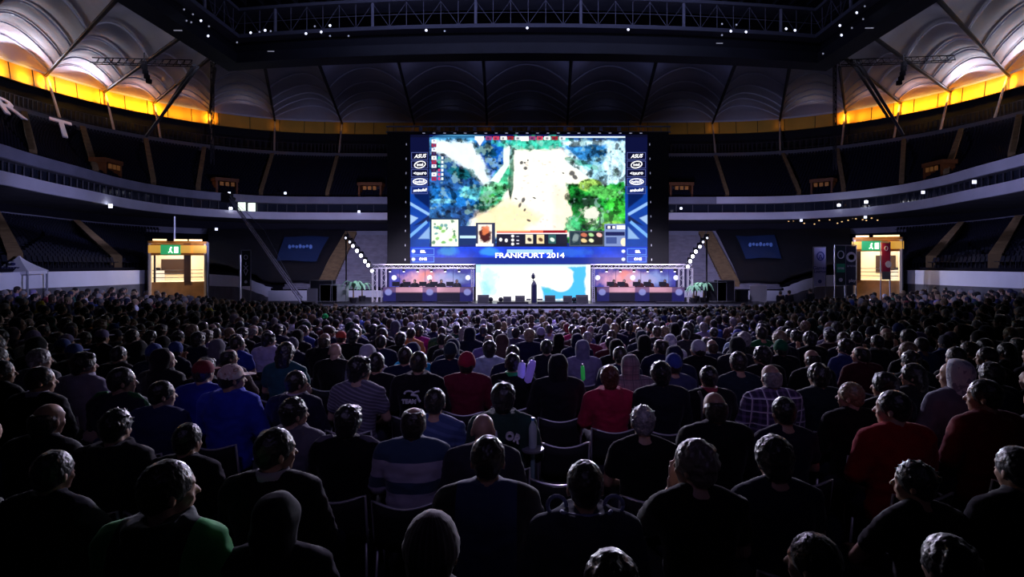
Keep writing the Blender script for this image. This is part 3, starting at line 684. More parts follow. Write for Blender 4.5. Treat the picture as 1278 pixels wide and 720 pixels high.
# (children coordinates are relative to the empty at Y=36)
pan = led(cv,536,168,781,308,-.0,'picture_panel',M_led,scr); tag(pan,'bright battle map picture with sandy lane, water and trees')
sl = led(cv,512,168,536,308,0,'side_panel',M_led,scr); tag(sl,'left strip of sponsor boxes'); sr = led(cv,781,168,808,308,0,'side_panel',M_led,scr); tag(sr,'right strip of sponsor boxes')
ft = led(cv,512,308,808,330,0,'footer_panel',M_led,scr); tag(ft,'blue footer strip reading FRANKFURT 2014')
for par,cx_ in ((sl,524.2),(sr,794.3)):
    for k,(s_,sz,sh) in enumerate((('ASUS',6.2,.35),('intel',4.6,0),('<tsuro',6.0,0),('twitch',5.2,0),('smbuild!',5.0,.2))):
        y = 194.9+k*10.6; text('sponsor_lettering', s_, sz*.05, upright(XS(cx_), -.03, ZS(y+.1), R(3)), M_ledtxt, par, bold=.006, shear=sh)
        if k in (1,3):
            pts = [(XS(cx_+6.8*math.cos(a)*(1 if k==1 else 1.25)), -.03, ZS(y-4.1*math.sin(a)*(1 if k==1 else .85)-1.0*math.cos(a)*(1 if k==1 else 0))) for a in [2*PI*i/24 for i in range(25)]]
            MB().path(pts, .03, 4).build('sponsor_ring', M_ledtxt, par)
text('city_lettering','FRANKFURT 2014', 8.4*.05, Matrix.Translation((XS(661), -.03, ZS(319)))@Matrix.Scale(1.32,4,(1,0,0))@upright(0,0,0), M_ledtxt, ft, bold=.009)
for a in (528,796): 
    for y in (314,323.4): text('tag_lettering','ESL' if y<320 else 'ONE', 4.6*.05, upright(XS(a),-.03,ZS(y)), M_ledtxt, ft, bold=.006)
# black frame / masking of the screen
MF = mat('screen_masking', (.006,.006,.010), .8)
fr = MB(); fr.box((XS(483),.07,ZS(376)),(XS(512),.6,ZS(164))); fr.box((XS(808),.07,ZS(376)),(XS(835),.6,ZS(164))); fr.box((XS(512),.07,ZS(168)),(XS(808),.6,ZS(164))); fr.box((XS(512),.10,ZS(376)),(XS(808),.6,ZS(168)))
fr.build('masking_frame', MF, scr)
fr = MB()
for z in (ZS(164),ZS(157)):
    fr.tube((XS(481),.2,z),(XS(838),.2,z),.05,n=6); 
for i in range(36): 
    x = XS(483)+i*(XS(836)-XS(483))/35; fr.tube((x,.2,ZS(164)),(x,.2,ZS(157)),.02,n=4); 
fr.build('top_truss', M_steel, scr)
for i in range(22): MB().ell((XS(529)+i*XS(CX+12.9), -.02, ZS(166.2+.0)), (.10,.03,.03),None,6,4).build('marker_lamp', M_ringdim, scr)
for i in range(9): 
    y = 180+i*18; MB().ell((XS(507-.2*i),-.02+.05,ZS(y)),(.03,.03,.08),None,6,4).build('marker_lamp', M_ringdim, scr); MB().ell((XS(811+.3*i),.03,ZS(y)),(.03,.03,.08),None,6,4).build('marker_lamp', M_ringdim, scr)
for i in range(12):
    p = (XS(525+i*22.5), -.05, ZS(160.5)); MB().box((p[0]-.10,-.05,p[2]-.12),(p[0]+.10,.1,p[2]+.12)).build('motor_hoist', mat('hoist', (.22,.22,.30), .5), scr)

# ================================================================ stage
ZD = -.22; FZ = floor_z(0,33)
M_deck = mat('stage_deck', (.02,.02,.028), .35); M_skirt = mat('stage_skirt', (.012,.012,.02), .85)
st = empty('stage', (0,33,FZ), 0, 'low black stage platform below the giant screen', 'stage')
MB().box((-13.2,0,ZD-FZ-.12),(14.0,5.6,ZD-FZ)).build('deck', M_deck, st); MB().box((-13.1,.05,0),(13.9,5.5,ZD-FZ-.12)).build('skirt', M_skirt, st)
MB().box((-13.2,-.04,ZD-FZ-.13),(14.0,0,ZD-FZ-.02)).build('edge_trim', M_steel, st)
for x in (-4.6, 3.6): 
    mb = MB(); 
    for k in range(4): mb.box((x-.8,-.28*(4-k),0),(x+.8,-.28*(3-k),(k+1)*.33))
    mb.build('steps', M_deck, st)
def lx(px, Y): return (px-CX)*Y/F
def lz(py, Y): return H-(py-CY)*Y/F
# centre low LED wall
c2 = Canvas(594,330,737,378,1.5); X2,Y2 = c2.X,c2.Y; c2.C[:] = (1,.99,.97)
c2.blob(610,355,12,18,lin((190,235,240)),.8,.6,0,.8,60); c2.blob(607,360,6,12,lin((130,215,235)),.6,.6,0,.8,61)
c2.poly([(708,333),(731,333),(731,374),(678,374),(676,358),(700,362),(716,352),(716,340)],lin((30,180,240)),.95,3,3,62); c2.blob(700,349,15,15,(1,1,.99),1,.15); c2.blob(683,362,5,4,lin((60,190,205)),.8,.5,0,.8,63)
c2.rect(594,330,737,332,lin((200,230,255))); c2.rect(594,330,600,340,lin((140,215,230)),.6); c2.rect(731.5,330,737,378,(1,1,1))
XC = lambda px: (px-CX)*35.6/F; ZC = lambda py: H-(py-CY)*35.6/F
lw = empty('stage_screen', (0,35.6,0), 0, 'low wide white LED wall at the middle of the stage', 'screen')
led_mesh(c2,594,330,737,378,0,XC,ZC,'picture_panel',M_led,lw); MB().box((XC(593),.07,ZC(378.5)),(XC(738),.3,ZC(329.5))).build('casing', M_black, lw)
# trophy on a plinth
tp = empty('trophy_plinth', (lx(666.5,34), 34, ZD), 0, 'dark tapering pillar standing at centre stage with a trophy hovering on top', 'plinth'); MP = mat('plinth_paint', (.015,.015,.06), .4)
MB().loft([(0,0,0,.17,.17,1),(0,0,1.0,.165,.165,1),(0,0,1.05,.16,.16,1),(0,0,1.28,.05,.05,1)],8).build('pillar', MP, tp); MB().box((-.45,-.12,.14),(-.19,.12,.22)).build('arm', MP, tp); MB().box((.19,-.12,.14),(.50,.12,.22)).build('arm', MP, tp)
tr = empty('trophy', (lx(665.5,34), 34, ZD+1.28), 0, 'small slender dark trophy cup on the pillar at centre stage', 'trophy')
MB().lathe([(.06,0),(.06,.02),(.015,.05),(.02,.10),(.085,.14),(.10,.30),(.05,.42),(.03,.46),(.0,.47)],(0,0,0),12).build('cup', MP, tr, smooth=True)
for s_ in (-1,1): MB().path([(s_*.08,0,.32),(s_*.13,0,.28),(s_*.12,0,.20),(s_*.07,0,.16)],.012,5).build('handle', MP, tr)
# black stage monitors along the front edge
M_cab = mat('speaker_cabinet', (.005,.005,.014), .6); M_grl = mat('speaker_grille', (.008,.008,.016), .8)
mons = ((596,610,370,378,'black stage monitor at the left corner of the centre screen'),(628,638,372,378,'smaller black monitor with round lamp left of the trophy pillar'),(643,655,371,378,'black stage monitor just left of the trophy pillar'),(680,693,370.5,378,'black stage monitor just right of the trophy pillar'),(703,714,371,378,'black stage monitor third from the right corner of the centre screen'),(719,734,370,378,'wide black stage monitor at the right corner of the centre screen'))
for a,b,y0,y1,lab in mons:
    w2 = (b-a)*33.6/F/2; hh = (y1-y0)*33.6/F+.1; t = empty('stage_monitor', (lx((a+b)/2,33.6),33.6,ZD),0,lab,'speaker')
    MB().add([(-w2,-.2,0),(w2,-.2,0),(w2,.3,0),(-w2,.3,0),(-w2,.05,hh),(w2,.05,hh),(w2,.3,hh*.9),(-w2,.3,hh*.9)],((0,3,2,1),(4,5,6,7),(0,1,5,4),(1,2,6,5),(2,3,7,6),(3,0,4,7))).build('cabinet', M_cab, t)
    MB().add([(-w2*.85,-.195,.05),(w2*.85,-.195,.05),(w2*.85,.03,hh*.9),(-w2*.85,.03,hh*.9)],((0,1,2,3),)).build('grille', M_grl, t)
for px,lab in ((612.5,'round black stage lamp beside the leftmost monitor'),(625,'round black stage lamp left of the smaller monitor'),(716.5,'round black stage lamp between the two right monitors')):
    t = empty('round_stage_lamp',(lx(px,33.7),33.7,ZD),0,lab,'lamp'); MB().lathe([(.12,-.08),(.14,0),(.12,.1),(.05,.14)],(0,0,.20),12,Matrix.Rotation(PI/2,3,'X')).build('head', M_cab, t, smooth=True); MB().box((-.1,-.06,0),(.1,.06,.06)).build('base', M_cab, t)
for px in (565,640,690,838):
    o = MB().box((-.9,-.15,0),(.9,.15,.10)).build('floor_light_bar', M_cab, None, loc=(lx(px,33.2),33.2,ZD)); tag(o, 'low dark light batten lying on the front edge of the stage','light','battens along the stage front edge')
# subwoofers and cases in front of the stage
for i in range(14):
    x = -8.6+i*1.35
    if i in (6,7): continue
    o = MB().box((-.55,-.35,0),(.55,.35,.75)).build('subwoofer', M_cab, None, loc=(x,32.35,floor_z(x,32.3))); tag(o,'black subwoofer cabinet on the floor before the stage skirt','speaker','subwoofers lined up before the stage')

# player booths ------------------------------------------------------------
M_truss = mat('truss_aluminium', (.75,.72,.85), .35, metal=.3)
def booth(x0, x1, side):
    Y = 34.6; a, b = lx(x0,Y), lx(x1,Y); w_ = b-a; t = empty('player_booth', (0,Y,ZD), 0, f'open player booth with truss roof and purple picture wall {"left" if side<0 else "right"} of the centre screen', 'booth')
    zt = lz(332.5,Y)-ZD; mb = MB()
    def trussbar(p, q, s_=.11):
        p = Vector(p); q = Vector(q); d = (q-p).normalized(); u = Vector((0,1,0)); v = d.cross(u).normalized()
        for e in ((1,1),(1,-1),(-1,1),(-1,-1)): mb.tube(p+u*e[0]*s_+v*e[1]*s_, q+u*e[0]*s_+v*e[1]*s_, .025, n=5)
        n = int((q-p).length/(2*s_)); 
        for i in range(n):
            A = p.lerp(q,i/n); B = p.lerp(q,(i+1)/n); e = 1 if i%2 else -1
            mb.tube(A-u*s_+v*e*s_, B-u*s_-v*e*s_, .014, n=4); mb.tube(A+u*e*s_-v*s_, B-u*e*s_-v*s_, .014, n=4)
    trussbar((a,-.2,zt),(b,-.2,zt)); trussbar((a,1.2,zt),(b,1.2,zt)); mb.build('roof_truss', M_truss, t)
    mb = MB(); o_ = (x0+2,x0+13) if side<0 else (x1-2,x1-13)
    for px in (*o_,): trussbar((lx(px,Y),-.2,0),(lx(px,Y),-.2,zt-.1),.13)
    mb.build('corner_post', M_truss, t); mb = MB(); px = x1-3 if side<0 else x0+3; trussbar((lx(px,Y),-.2,.0),(lx(px,Y),-.2,zt-.1),.06); mb.build('inner_post', M_truss, t)
    # picture wall behind the players
    cc = Canvas(x0,336,x1,358,1.6); n = vnoise(cc.X,cc.Y,18,70+side); cc.C[:] = np.array(lin((60,60,150)))*(.5+n[...,None]*1.1)
    mid = x0+(x1-x0)*(.52 if side<0 else .35); cc.blob(mid,349,26,10,lin((235,170,190)),.85,.9,0,.5,71); cc.blob(mid,346,9,8,lin((230,130,110)),.7,.8,0,.7,72); cc.blob(mid+ (38*-side)*-1 if 0 else mid+28,348,26,8,lin((150,170,225)),.6,.8,0,.5,73)
    if side<0: cc.rect(x0,336,x0+19,358,lin((25,20,60)))
    else: cc.rect(x1-19,336,x1,358,lin((25,20,60)))
    for k in (.25,.5,.78): cc.rect(x0+(x1-x0)*k,336,x0+(x1-x0)*k+.7,358,lin((30,30,90)),.8)
    XB = lambda q: (q-CX)*(Y+1.3)/F; ZB = lambda q: H-(q-CY)*(Y+1.3)/F-ZD
    wl = led_mesh(cc,x0,336,x1,358,1.3,XB,ZB,'picture_wall',mat_led_dim,t)
    for k in ((.2,.55,.93) if side<0 else (.07,.42,.85)):
        c_ = (XB(x0+(x1-x0)*k), 1.24, ZB(346.5)); MB().lathe([(.0,-.01),(.16,-.01),(.16,.01),(.0,.01)],c_,14,Matrix.Rotation(PI/2,3,'X')).build('round_badge', mat('badge', (.8,.85,1), .5, emit=(.6,.65,.95), estr=.55), wl)
    # desk with lit fascia
    zd0, zd1 = 0.02, lz(358.5,Y)-ZD
    fa, fb = (x0+11 if side<0 else x0+8), (x1-3 if side<0 else x1-8)
    dk = MB().box((lx(fa,Y),-.45,zd1-.05),(lx(fb,Y),.35,zd1)).build('desk_top', M_cab, t)
    cf = Canvas(fa,358.5,fb,376,1.5); n = vnoise(cf.X,cf.Y,14,80+side); cf.C[:] = np.array(lin((16,12,48)))*(.2+.7*n[...,None]); up = np.clip((365.5-cf.Y)/1.5,0,1)*np.clip(1-abs(cf.X-(fa+fb)/2)/((fb-fa)*.52),0,1)**.4
    cf.put(up*(.6+.5*n), lin((225,165,190)))
    for k in (.02,.0): pass
    for k,(wd) in ((.06,9),(.52,9),(.94,9)):
        xm = fa+(fb-fa)*k; cf.rect(xm-wd,358.5,xm+wd,376,lin((24,24,95)),.7); cf.blob(xm,364.5,4.4,4.0,lin((130,135,200)),.8,.3)
    XD = lambda q: (q-CX)*(Y-.47)/F; ZDk = lambda q: H-(q-CY)*(Y-.47)/F-ZD
    led_mesh(cf,fa,358.5,fb,376,-.47,XD,ZDk,'desk_fascia',mat_led_dim,t,.04)
    # monitors on the desk and small lamps on the truss
    out = []
    for i in range(5):
        px = fa+14+(fb-fa-28)*(i+.5)/5+(-2 if i%2 else 1); out.append(lx(px,Y))
    for i in range(6):
        m2 = empty('booth_spotlight',(lx(x0+20+(x1-x0-40)*i/5,Y-.2),Y-.25,ZD+zt-.22),0,f'small white spotlight hanging under the truss of the {"left" if side<0 else "right"} player booth','light',f'spotlights of the {"left" if side<0 else "right"} booth truss')
        MB().lathe([(.06,.12),(.09,0),(.08,-.08)],(0,0,0),10).build('can', M_cab, m2); MB().ell((0,0,-.08),(.07,.07,.03),None,8,5).build('lens', mat('booth_lens',(1,1,1),.5,emit=(.9,.85,1),estr=5), m2)
    return out, Y, zd1
mat_led_dim = attr_emit('led_picture_dim','pic',1.3)
booth_people = []
light('AREA','added_pit_fill',(0,27.5,8.5),950,(.66,.60,1),16,target=(0,31.5,-1),size_y=.5,angle=R(100))  # unseen area light added for the barrier and front crowd
for s_ in (-1,1): light('SPOT','added_stage_spot',(s_*4.5,26,10.5),5500,(.85,.78,1),.3,target=(s_*7.2+.4,34.4,1.2),angle=R(34),blend=.6)  # unseen spots added to whiten the booth trusses
for x0,x1,side in ((467,593,-1),(737,862,1)):
    xs_, Yb, zd = booth(x0,x1,side)
    for i,x in enumerate(xs_):
        mo = empty('desktop_monitor',(x-.32,Yb-.15,ZD+zd),0,f'small dark monitor on the desk of the {"left" if side<0 else "right"} player booth','monitor',f'monitors on the {"left" if side<0 else "right"} booth desk')
        MB().box((-.22,-.02,.08),(.22,.02,.34)).build('display', M_cab, mo); MB().tube((0,0,0),(0,0,.1),.02).build('stand', M_cab, mo)
        booth_people.append((x, Yb+.62, side, i))
    light('AREA','booth_wash',(lx((x0+x1)/2,34),34.2,ZD+2.6),60,(.85,.72,1),5,target=(lx((x0+x1)/2,34),35.4,ZD+.6),size_y=.4)

# arches of moving-head lamps on slanting trusses at each end of the stage
M_mh = mat('moving_head_lens', (1,1,1), .4, emit=(.85,.85,1), estr=14)
def lamp_run(pts, Y, side):
    a = P(*pts[0],Y); b = P(*pts[-1],Y); t = empty('slanting_truss', a, 0, f'slanting lighting truss dropping onto the {side} end of the stage', 'truss'); mb = MB(); d = b-a
    for e in ((.15,0),(-.15,0),(0,.2)): mb.tube(Vector((0,e[0],e[1]+.2)), d+Vector((0,e[0],e[1]+.2)), .03, n=5)
    for i in range(12): mb.tube(d*(i/12)+Vector((0,.15,.2)), d*((i+1)/12)+Vector((0,-.15,.2)), .015, n=4)
    mb.build('chord', M_steel, t)
    mb = MB(); top = Vector((0,0,0)); mb.tube(top+Vector((0,0,.2)), Vector((0,.0,ZD-a.z)), .05, n=6); mb.build('support_leg', M_black, t)
    n = len(pts)
    for i,(px,py) in enumerate(pts):
        p = P(px,py,Y-.3); m2 = empty('moving_head_lamp', p, 0, f'bright white moving head lamp on the slanting truss at the {side} stage end', 'light', f'row of bright lamps on the {side} slanting truss')
        MB().box((-.12,-.1,.14),(.12,.1,.24)).build('base', M_black, m2); MB().box((-.15,-.04,-.1),(-.12,.04,.15)).build('yoke', M_black, m2)
        MB().lathe([(.07,.16),(.12,.05),(.13,-.08)],(0,0,0),12,Matrix.Rotation(-PI/2,3,'X')).build('head', M_black, m2, smooth=True)
        MB().ell((0,-.09,0),(.07+.035*min(1,i/3),.03,.07+.035*min(1,i/3)),None,12,6).build('lens', M_mh if i>1 else M_ringlamp, m2, smooth=True)
for s_ in (-1,1): light('SPOT','added_bleacher_spot',(s_*10.6,38.5,3.0),6000,(.65,.6,1),.3,target=(s_*14.5,52,2.5),angle=R(60),blend=1)  # unseen spots added for the moving heads' light on the stand
lamp_run([(432,297),(437,302),(441,307),(446,313),(451,319),(456,326),(460,331),(465,338)],36.5,'left')
lamp_run([(882,297),(877,302),(873,308),(868,314),(864,320),(861,326),(858,333),(855,339)],36.5,'right')

# crowd barrier, press pit panels
for i in range(20):
    x = -13.3+i*1.4; z = floor_z(x,31); t = empty('crowd_barrier',(x,31,z),0,'grey metal crowd barrier section in front of the stage','barrier','crowd barrier line before the stage')
    mb = MB(); mb.box((-.69,0,.1),(.69,.03,lz(385.5,31)-z)); mb.build('panel', mat('barrier_metal',(.42,.42,.55),.4,noise_amt=.15,noise_scale=1.5), t)
    mb = MB(); mb.tube((-.66,.03,0),(-.66,.6,0),.02,n=5); mb.tube((-.66,.6,0),(-.66,.03,lz(386,31)-z),.02,n=5); mb.build('brace', M_steel, t)

# decorative plants, cases and screens at the stage ends
M_leaf = mat('plant_leaf', (.25,.55,.35), .45, noise_amt=.35, noise_scale=3)
def plant(px, py, Y, h, lab, seed):
    r = random.Random(seed); z = ZD; t = empty('potted_palm',(lx(px,Y),Y,z),0,lab,'plant'); MB().lathe([(.16,0),(.22,.3),(.2,.3)],(0,0,0),12).build('pot', M_cab, t); mb = MB(); tr_ = MB(); tr_.cap((0,0,.25),.05,(0,0,h*.5),.03,8); tr_.build('stem', M_tan, t)
    for i in range(13):
        a = 2*PI*i/13+r.uniform(-.2,.2); L = h*r.uniform(.30,.45); pts = []
        for k in range(7):
            u = k/6; pts.append(Vector((math.cos(a)*L*u, math.sin(a)*L*u, h*.5+L*(2.6*u-2.7*u*u)*.9)))
        w_ = Vector((-math.sin(a), math.cos(a), 0)); vs = []
        for k,p in enumerate(pts): q = .09*math.sin(PI*(k+.6)/6.8)+.004; vs += [p-w_*q+Vector((0,0,-.03)), p, p+w_*q+Vector((0,0,-.03))]
        mb.add(vs, [(3*k+j,3*k+j+1,3*k+4+j,3*k+3+j) for k in range(6) for j in range(2)])
    mb.build('fronds', M_leaf, t)
plant(441,352,33.7,1.75,'arching pale green palm lit up at the left stage end',1); plant(452,352,35.3,1.5,'second pale palm right beside the left player booth',2)
plant(869,356,35.4,1.5,'dark leafy palm beside the right player booth',3); plant(878,356,34.0,1.6,'leafy palm at the right stage end with pale fronds',4); plant(866,356,33.5,1.4,'rightmost palm on the stage near the dark cases',5)
light('SPOT','palm_light',P(450,330,33.5),60,(.8,1,.85),.2,target=P(450,365,34.5),angle=R(60)); light('SPOT','palm_light',P(870,338,33.5),30,(.85,1,.9),.2,target=P(868,368,34.5),angle=R(60))
for px,py,w_,h_,lab,m in ((412,355,1.0,.75,'pale flight case with lit face at the far left stage end','pale'),(424,356,.9,.7,'second pale flight case beside the left palm','pale'),(403,360,1.3,1.0,'large black flight case at the left end of the stage','dark'),(892,356,1.2,.9,'large black flight case at the right end of the stage','dark'),(904,358,1.0,1.0,'upright black flight case beyond the right palms','dark')):
    p = P(px,py,34.4); t = empty('flight_case',(p.x,34.4,ZD),0,lab,'case'); mm = mat('case_pale',(.5,.55,.6),.5) if m=='pale' else M_cab
    MB().box((-w_/2,-.3,.05),(w_/2,.3,h_+.3)).build('body', mm, t); mb = MB()
    mb.path([(-w_/2,-.31,.06),(w_/2,-.31,.06),(w_/2,-.31,h_+.29),(-w_/2,-.31,h_+.29),(-w_/2,-.31,.08)],.02,4)
    mb.build('edging', M_steel, t)
    for sx_ in (-1,1): MB().ell((sx_*w_*.4,-.2,.03),(.04,.04,.04),None,8,5).build('caster', M_black, t)
light('SPOT','side_stage_light',P(425,300,33),70,(.7,.8,1),.2,target=P(412,365,34.4),angle=R(50))
# ================================================================ props around the floor: entrance tunnels, banners, tent, crane, tarpaulins
M_cream = mat('tunnel_cream',(.88,.80,.64),.6); M_wood = mat('tunnel_ramp',(.55,.30,.12),.5,noise_amt=.35,noise_scale=1.2); M_orange = mat('tunnel_orange',(.50,.20,.02),.6)
M_green = mat('exit_green',(.02,.35,.12),.5,emit=(.05,.6,.2),estr=.5); M_signw = mat('sign_white',(1,1,1),.5,emit=(.9,1,.9),estr=2.2)
def tunnel(px0,px1,yt,yb,Y,rz,side):
    a = lx(px0,Y); b = lx(px1,Y); w_ = b-a; zt = lz(yt,Y); zb = lz(yb,Y); hh = zt-zb; zf = lz(352 if side<0 else 350,Y)-zb
    t = empty('entrance_tunnel',((a+b)/2,Y,zb),rz,f'warmly lit entrance tunnel box with green exit sign at the {"left" if side<0 else "right"} edge of the floor','tunnel'); w2 = w_/2; D = 3.0
    MB().box((-w2+.05,0.05,0),(-w2+.15,D,hh)).build('side_wall', M_cream, t); MB().box((w2-.15,.05,0),(w2-.05,D,hh)).build('side_wall', M_cream, t)
    MB().box((-w2,0,0),(-w2+.05,D,hh)).build('outer_wall', M_conc, t); MB().box((w2-.05,0,0),(w2,D,hh)).build('outer_wall', M_conc, t)
    MB().box((-w2,0,hh-.12),(w2,D,hh)).build('roof_panel', M_orange, t)
    MB().box((-w2+.15,.3,zf-.08),(w2-.15,D,zf)).build('landing', M_cream, t)
    MB().add([(-w2,-.0,0),(w2,-.0,0),(w2,.3,zf),(-w2,.3,zf),(-w2,.3,0),(w2,.3,0)],((0,1,2,3),(0,3,4),(1,5,2),(4,3,2,5),(0,4,5,1))).build('front_ramp', M_wood, t)
    mb = MB(); mb.box((-w2+.15,D-.2,zf),(w2-.15,D-.1,hh-.12)); mb.build('rear_wall', M_cream, t)
    dw = w_*.42; ox = -.16*w_ if side<0 else .18*w_
    MB().box((ox-dw/2,D-.26,zf+.35),(ox+dw/2,D-.2,hh-.95)).build('dark_opening', mat('tunnel_opening',(.03,.01,.008),.6), t)
    MB().box((-w2+.15,.05,hh-.75),(w2-.15,.2,hh-.15)).build('header_board', M_orange, t)
    for k in (-.36,.12,.36): MB().box((k*w_-.35,.0,hh-.62),(k*w_+.35,.06,hh-.22)).build('header_sign', mat('amber_sign',(1,.6,.1),.5,emit=(1,.50,.06),estr=.5), t)
    gx = -.12*w_; s = MB().box((gx-.45,-.03,hh-.70),(gx+.45,.05,hh-.2)).build('exit_sign', M_green, t)
    MB().tube((gx,-.06,hh-.52),(gx-.02,-.06,hh-.40),.035).build('running_figure', M_signw, s); mb = MB(); mb.ell((gx+.02,-.06,hh-.34),(.04,.02,.04),None,8,5); mb.tube((gx,-.06,hh-.52),(gx-.1,-.06,hh-.6),.02); mb.tube((gx,-.06,hh-.52),(gx+.08,-.06,hh-.62),.02); mb.build('running_figure', M_signw, s); MB().box((gx+.16,-.05,hh-.62),(gx+.34,-.02,hh-.30)).build('door_symbol', M_signw, s)
    for k in (-.3,.05,.3): MB().box((k*w_-.3,-.1,hh+.02),(k*w_+.3,.1,hh+.10)).build('roof_lamp', M_warmlamp, t)
    px_ = w_*.14 if side<0 else -.42*w_; MB().box((px_-.12,.1,zf),(px_+.2,.4,hh-.12)).build('pillar', mat('tunnel_pillar',(.10,.06,.04),.5), t); 
    for x in (-w2+.3, ): MB().tube((x,.2,zf),(x,.2,hh-.2),.05).build('thin_post', M_black, t)
    mb = MB()
    for z_ in (.4,.75,1.05): mb.tube((-w2+.2,.25,zf+z_*.6),(w2-.2,.25,zf+z_*.6),.02,n=5)
    mb.build('railing', M_steel, t)
    c = Vector(((a+b)/2,Y,zb)); Rz = Matrix.Rotation(rz,3,'Z')
    light('AREA','tunnel_light',c+Rz@Vector((0,1.6,hh-.2)),62,(1,.88,.68),1.6,target=c+Rz@Vector((0,1.7,0)))
    light('SPOT','tunnel_light',c+Rz@Vector((0,-1.6,hh+.0)),60,(1,.62,.25),.2,target=c+Rz@Vector((0,.1,.3)),angle=R(75),blend=.8)
    return t
tunnel(190,254,301,377,30.5,R(27),-1); tunnel(1068,1122,296,374,30.5,R(-31),1)

# roll banners
def banner(px0,px1,y0,y1,Y,rz,name,lab,colr,parts,foot=True):
    a,b = lx(px0,Y),lx(px1,Y); w_ = b-a; z1,z0 = lz(y0,Y),lz(y1,Y); c = ((a+b)/2,Y,z0); t = empty(name,c,rz,lab,'banner'); hh = z1-z0
    MB().box((-w_/2,-.015,0),(w_/2,.015,hh)).build('sheet', mat('banner_'+name+lab[:8],colr,.6), t)
    mb = MB(); fz = floor_z(c[0],Y)-z0 if foot else 0
    mb.tube((-w_/2-.04,.03,min(fz,0)),(-w_/2-.04,.03,hh+.05),.03,n=6); mb.tube((w_/2+.04,.03,min(fz,0)),(w_/2+.04,.03,hh+.05),.03,n=6); mb.tube((-w_/2-.04,.03,hh+.04),(w_/2+.04,.03,hh+.04),.03,n=6); mb.build('frame', M_steel, t)
    for k in parts:
        kind = k[0]
        if kind=='disc': _,u,v,r,c2_ = k; MB().lathe([(0,-.008),(r,-.008),(r,.008),(0,.008)],(u*w_,-.028,v*hh),16,Matrix.Rotation(PI/2,3,'X')).build('emblem', mat('ink%s'%str(c2_),c2_,.6), t)
        if kind=='ring': _,u,v,r,c2_ = k; MB().path([(u*w_+r*math.cos(q),-.03,v*hh+r*1.2*math.sin(q)) for q in [2*PI*i/16 for i in range(17)]],r*.18,4).build('emblem', mat('ink%s'%str(c2_),c2_,.6), t)
        if kind=='rect': _,u0,v0,u1,v1,c2_ = k; MB().box((u0*w_,-.03,v0*hh),(u1*w_,-.017,v1*hh)).build('printed_panel', mat('ink%s'%str(c2_),c2_,.6), t)
        if kind=='text': _,s_,u,v,sz,ry,c2_ = k; text('lettering',s_,sz,upright(u*w_,-.032,v*hh,ry),mat('ink%s'%str(c2_),c2_,.6),t,bold=.005)
    return t
Wt=(.85,.85,.95); Gn=(.03,.45,.22); Nv=(.05,.06,.35)
banner(302,312,313,357,38,0,'tall_banner','slim dark banner with white emblems left of the crane arm',(.02,.03,.04),[('ring',0,.82,.12,Wt),('rect',-.08,.6,.08,.68,Wt),('text','X',0,.5,.5,0,Wt),('text','V',0,.36,.5,0,Wt),('disc',0,.12,.10,Wt)])
banner(1016,1030,309,357,37,0,'roll_banner','tall lilac white banner with blue emblem on the board near the right tunnel',(.55,.55,.85),[('ring',.05,.78,.22,Nv),('text','A',.05,.74,.5,0,Nv),('text','Gamer',0,.47,.32,0,Nv),('text','League',0,.38,.28,0,Nv),('disc',0,.12,.12,Nv)])
banner(1043,1055,307,356,29.8,0,'roll_banner','dark green framed banner with green square in its middle',(.015,.04,.05),[('ring',0,.78,.16,Wt),('rect',-.42,.33,.42,.55,Gn),('text','one',0,.44,.22,0,Wt),('disc',0,.14,.1,Wt)])
banner(1056,1068,307,356,29.8,0,'roll_banner','dark slate banner with round white emblem beside the right tunnel',(.03,.04,.07),[('disc',0,.72,.26,Wt),('disc',.02,.72,.15,(.03,.04,.2)),('text','arena',0,.5,.2,0,(.4,.4,.5)),('text','play',.1,.12,.22,0,Wt)])
banner(1100,1111,303,349,29.4,R(8),'feather_banner','crimson banner with white curve hanging before the right tunnel opening',(.45,.02,.08),[('disc',.28,.42,.17,Wt),('rect',-.5,0,.5,.22,(.12,.14,.14)),('ring',0,.85,.09,Wt)])
# white poles
for px,y0,y1,Y,lab in ((258,311,380,32,'thin pale pole standing right of the left entrance tunnel'),(300,318,382,32,'thin pale pole beside the slim dark banner'),(218,270,302,38,'thin pole rising above the left entrance tunnel')):
    p = P(px,y1,Y); p.z = floor_z(p.x,Y) if y1>350 else lz(y1,Y); q = lz(y0,Y)-p.z; o = MB().tube((0,0,0),(0,0,q),.055,.045,8).build('flag_pole', M_hoop, None, loc=p); tag(o,lab,'pole')

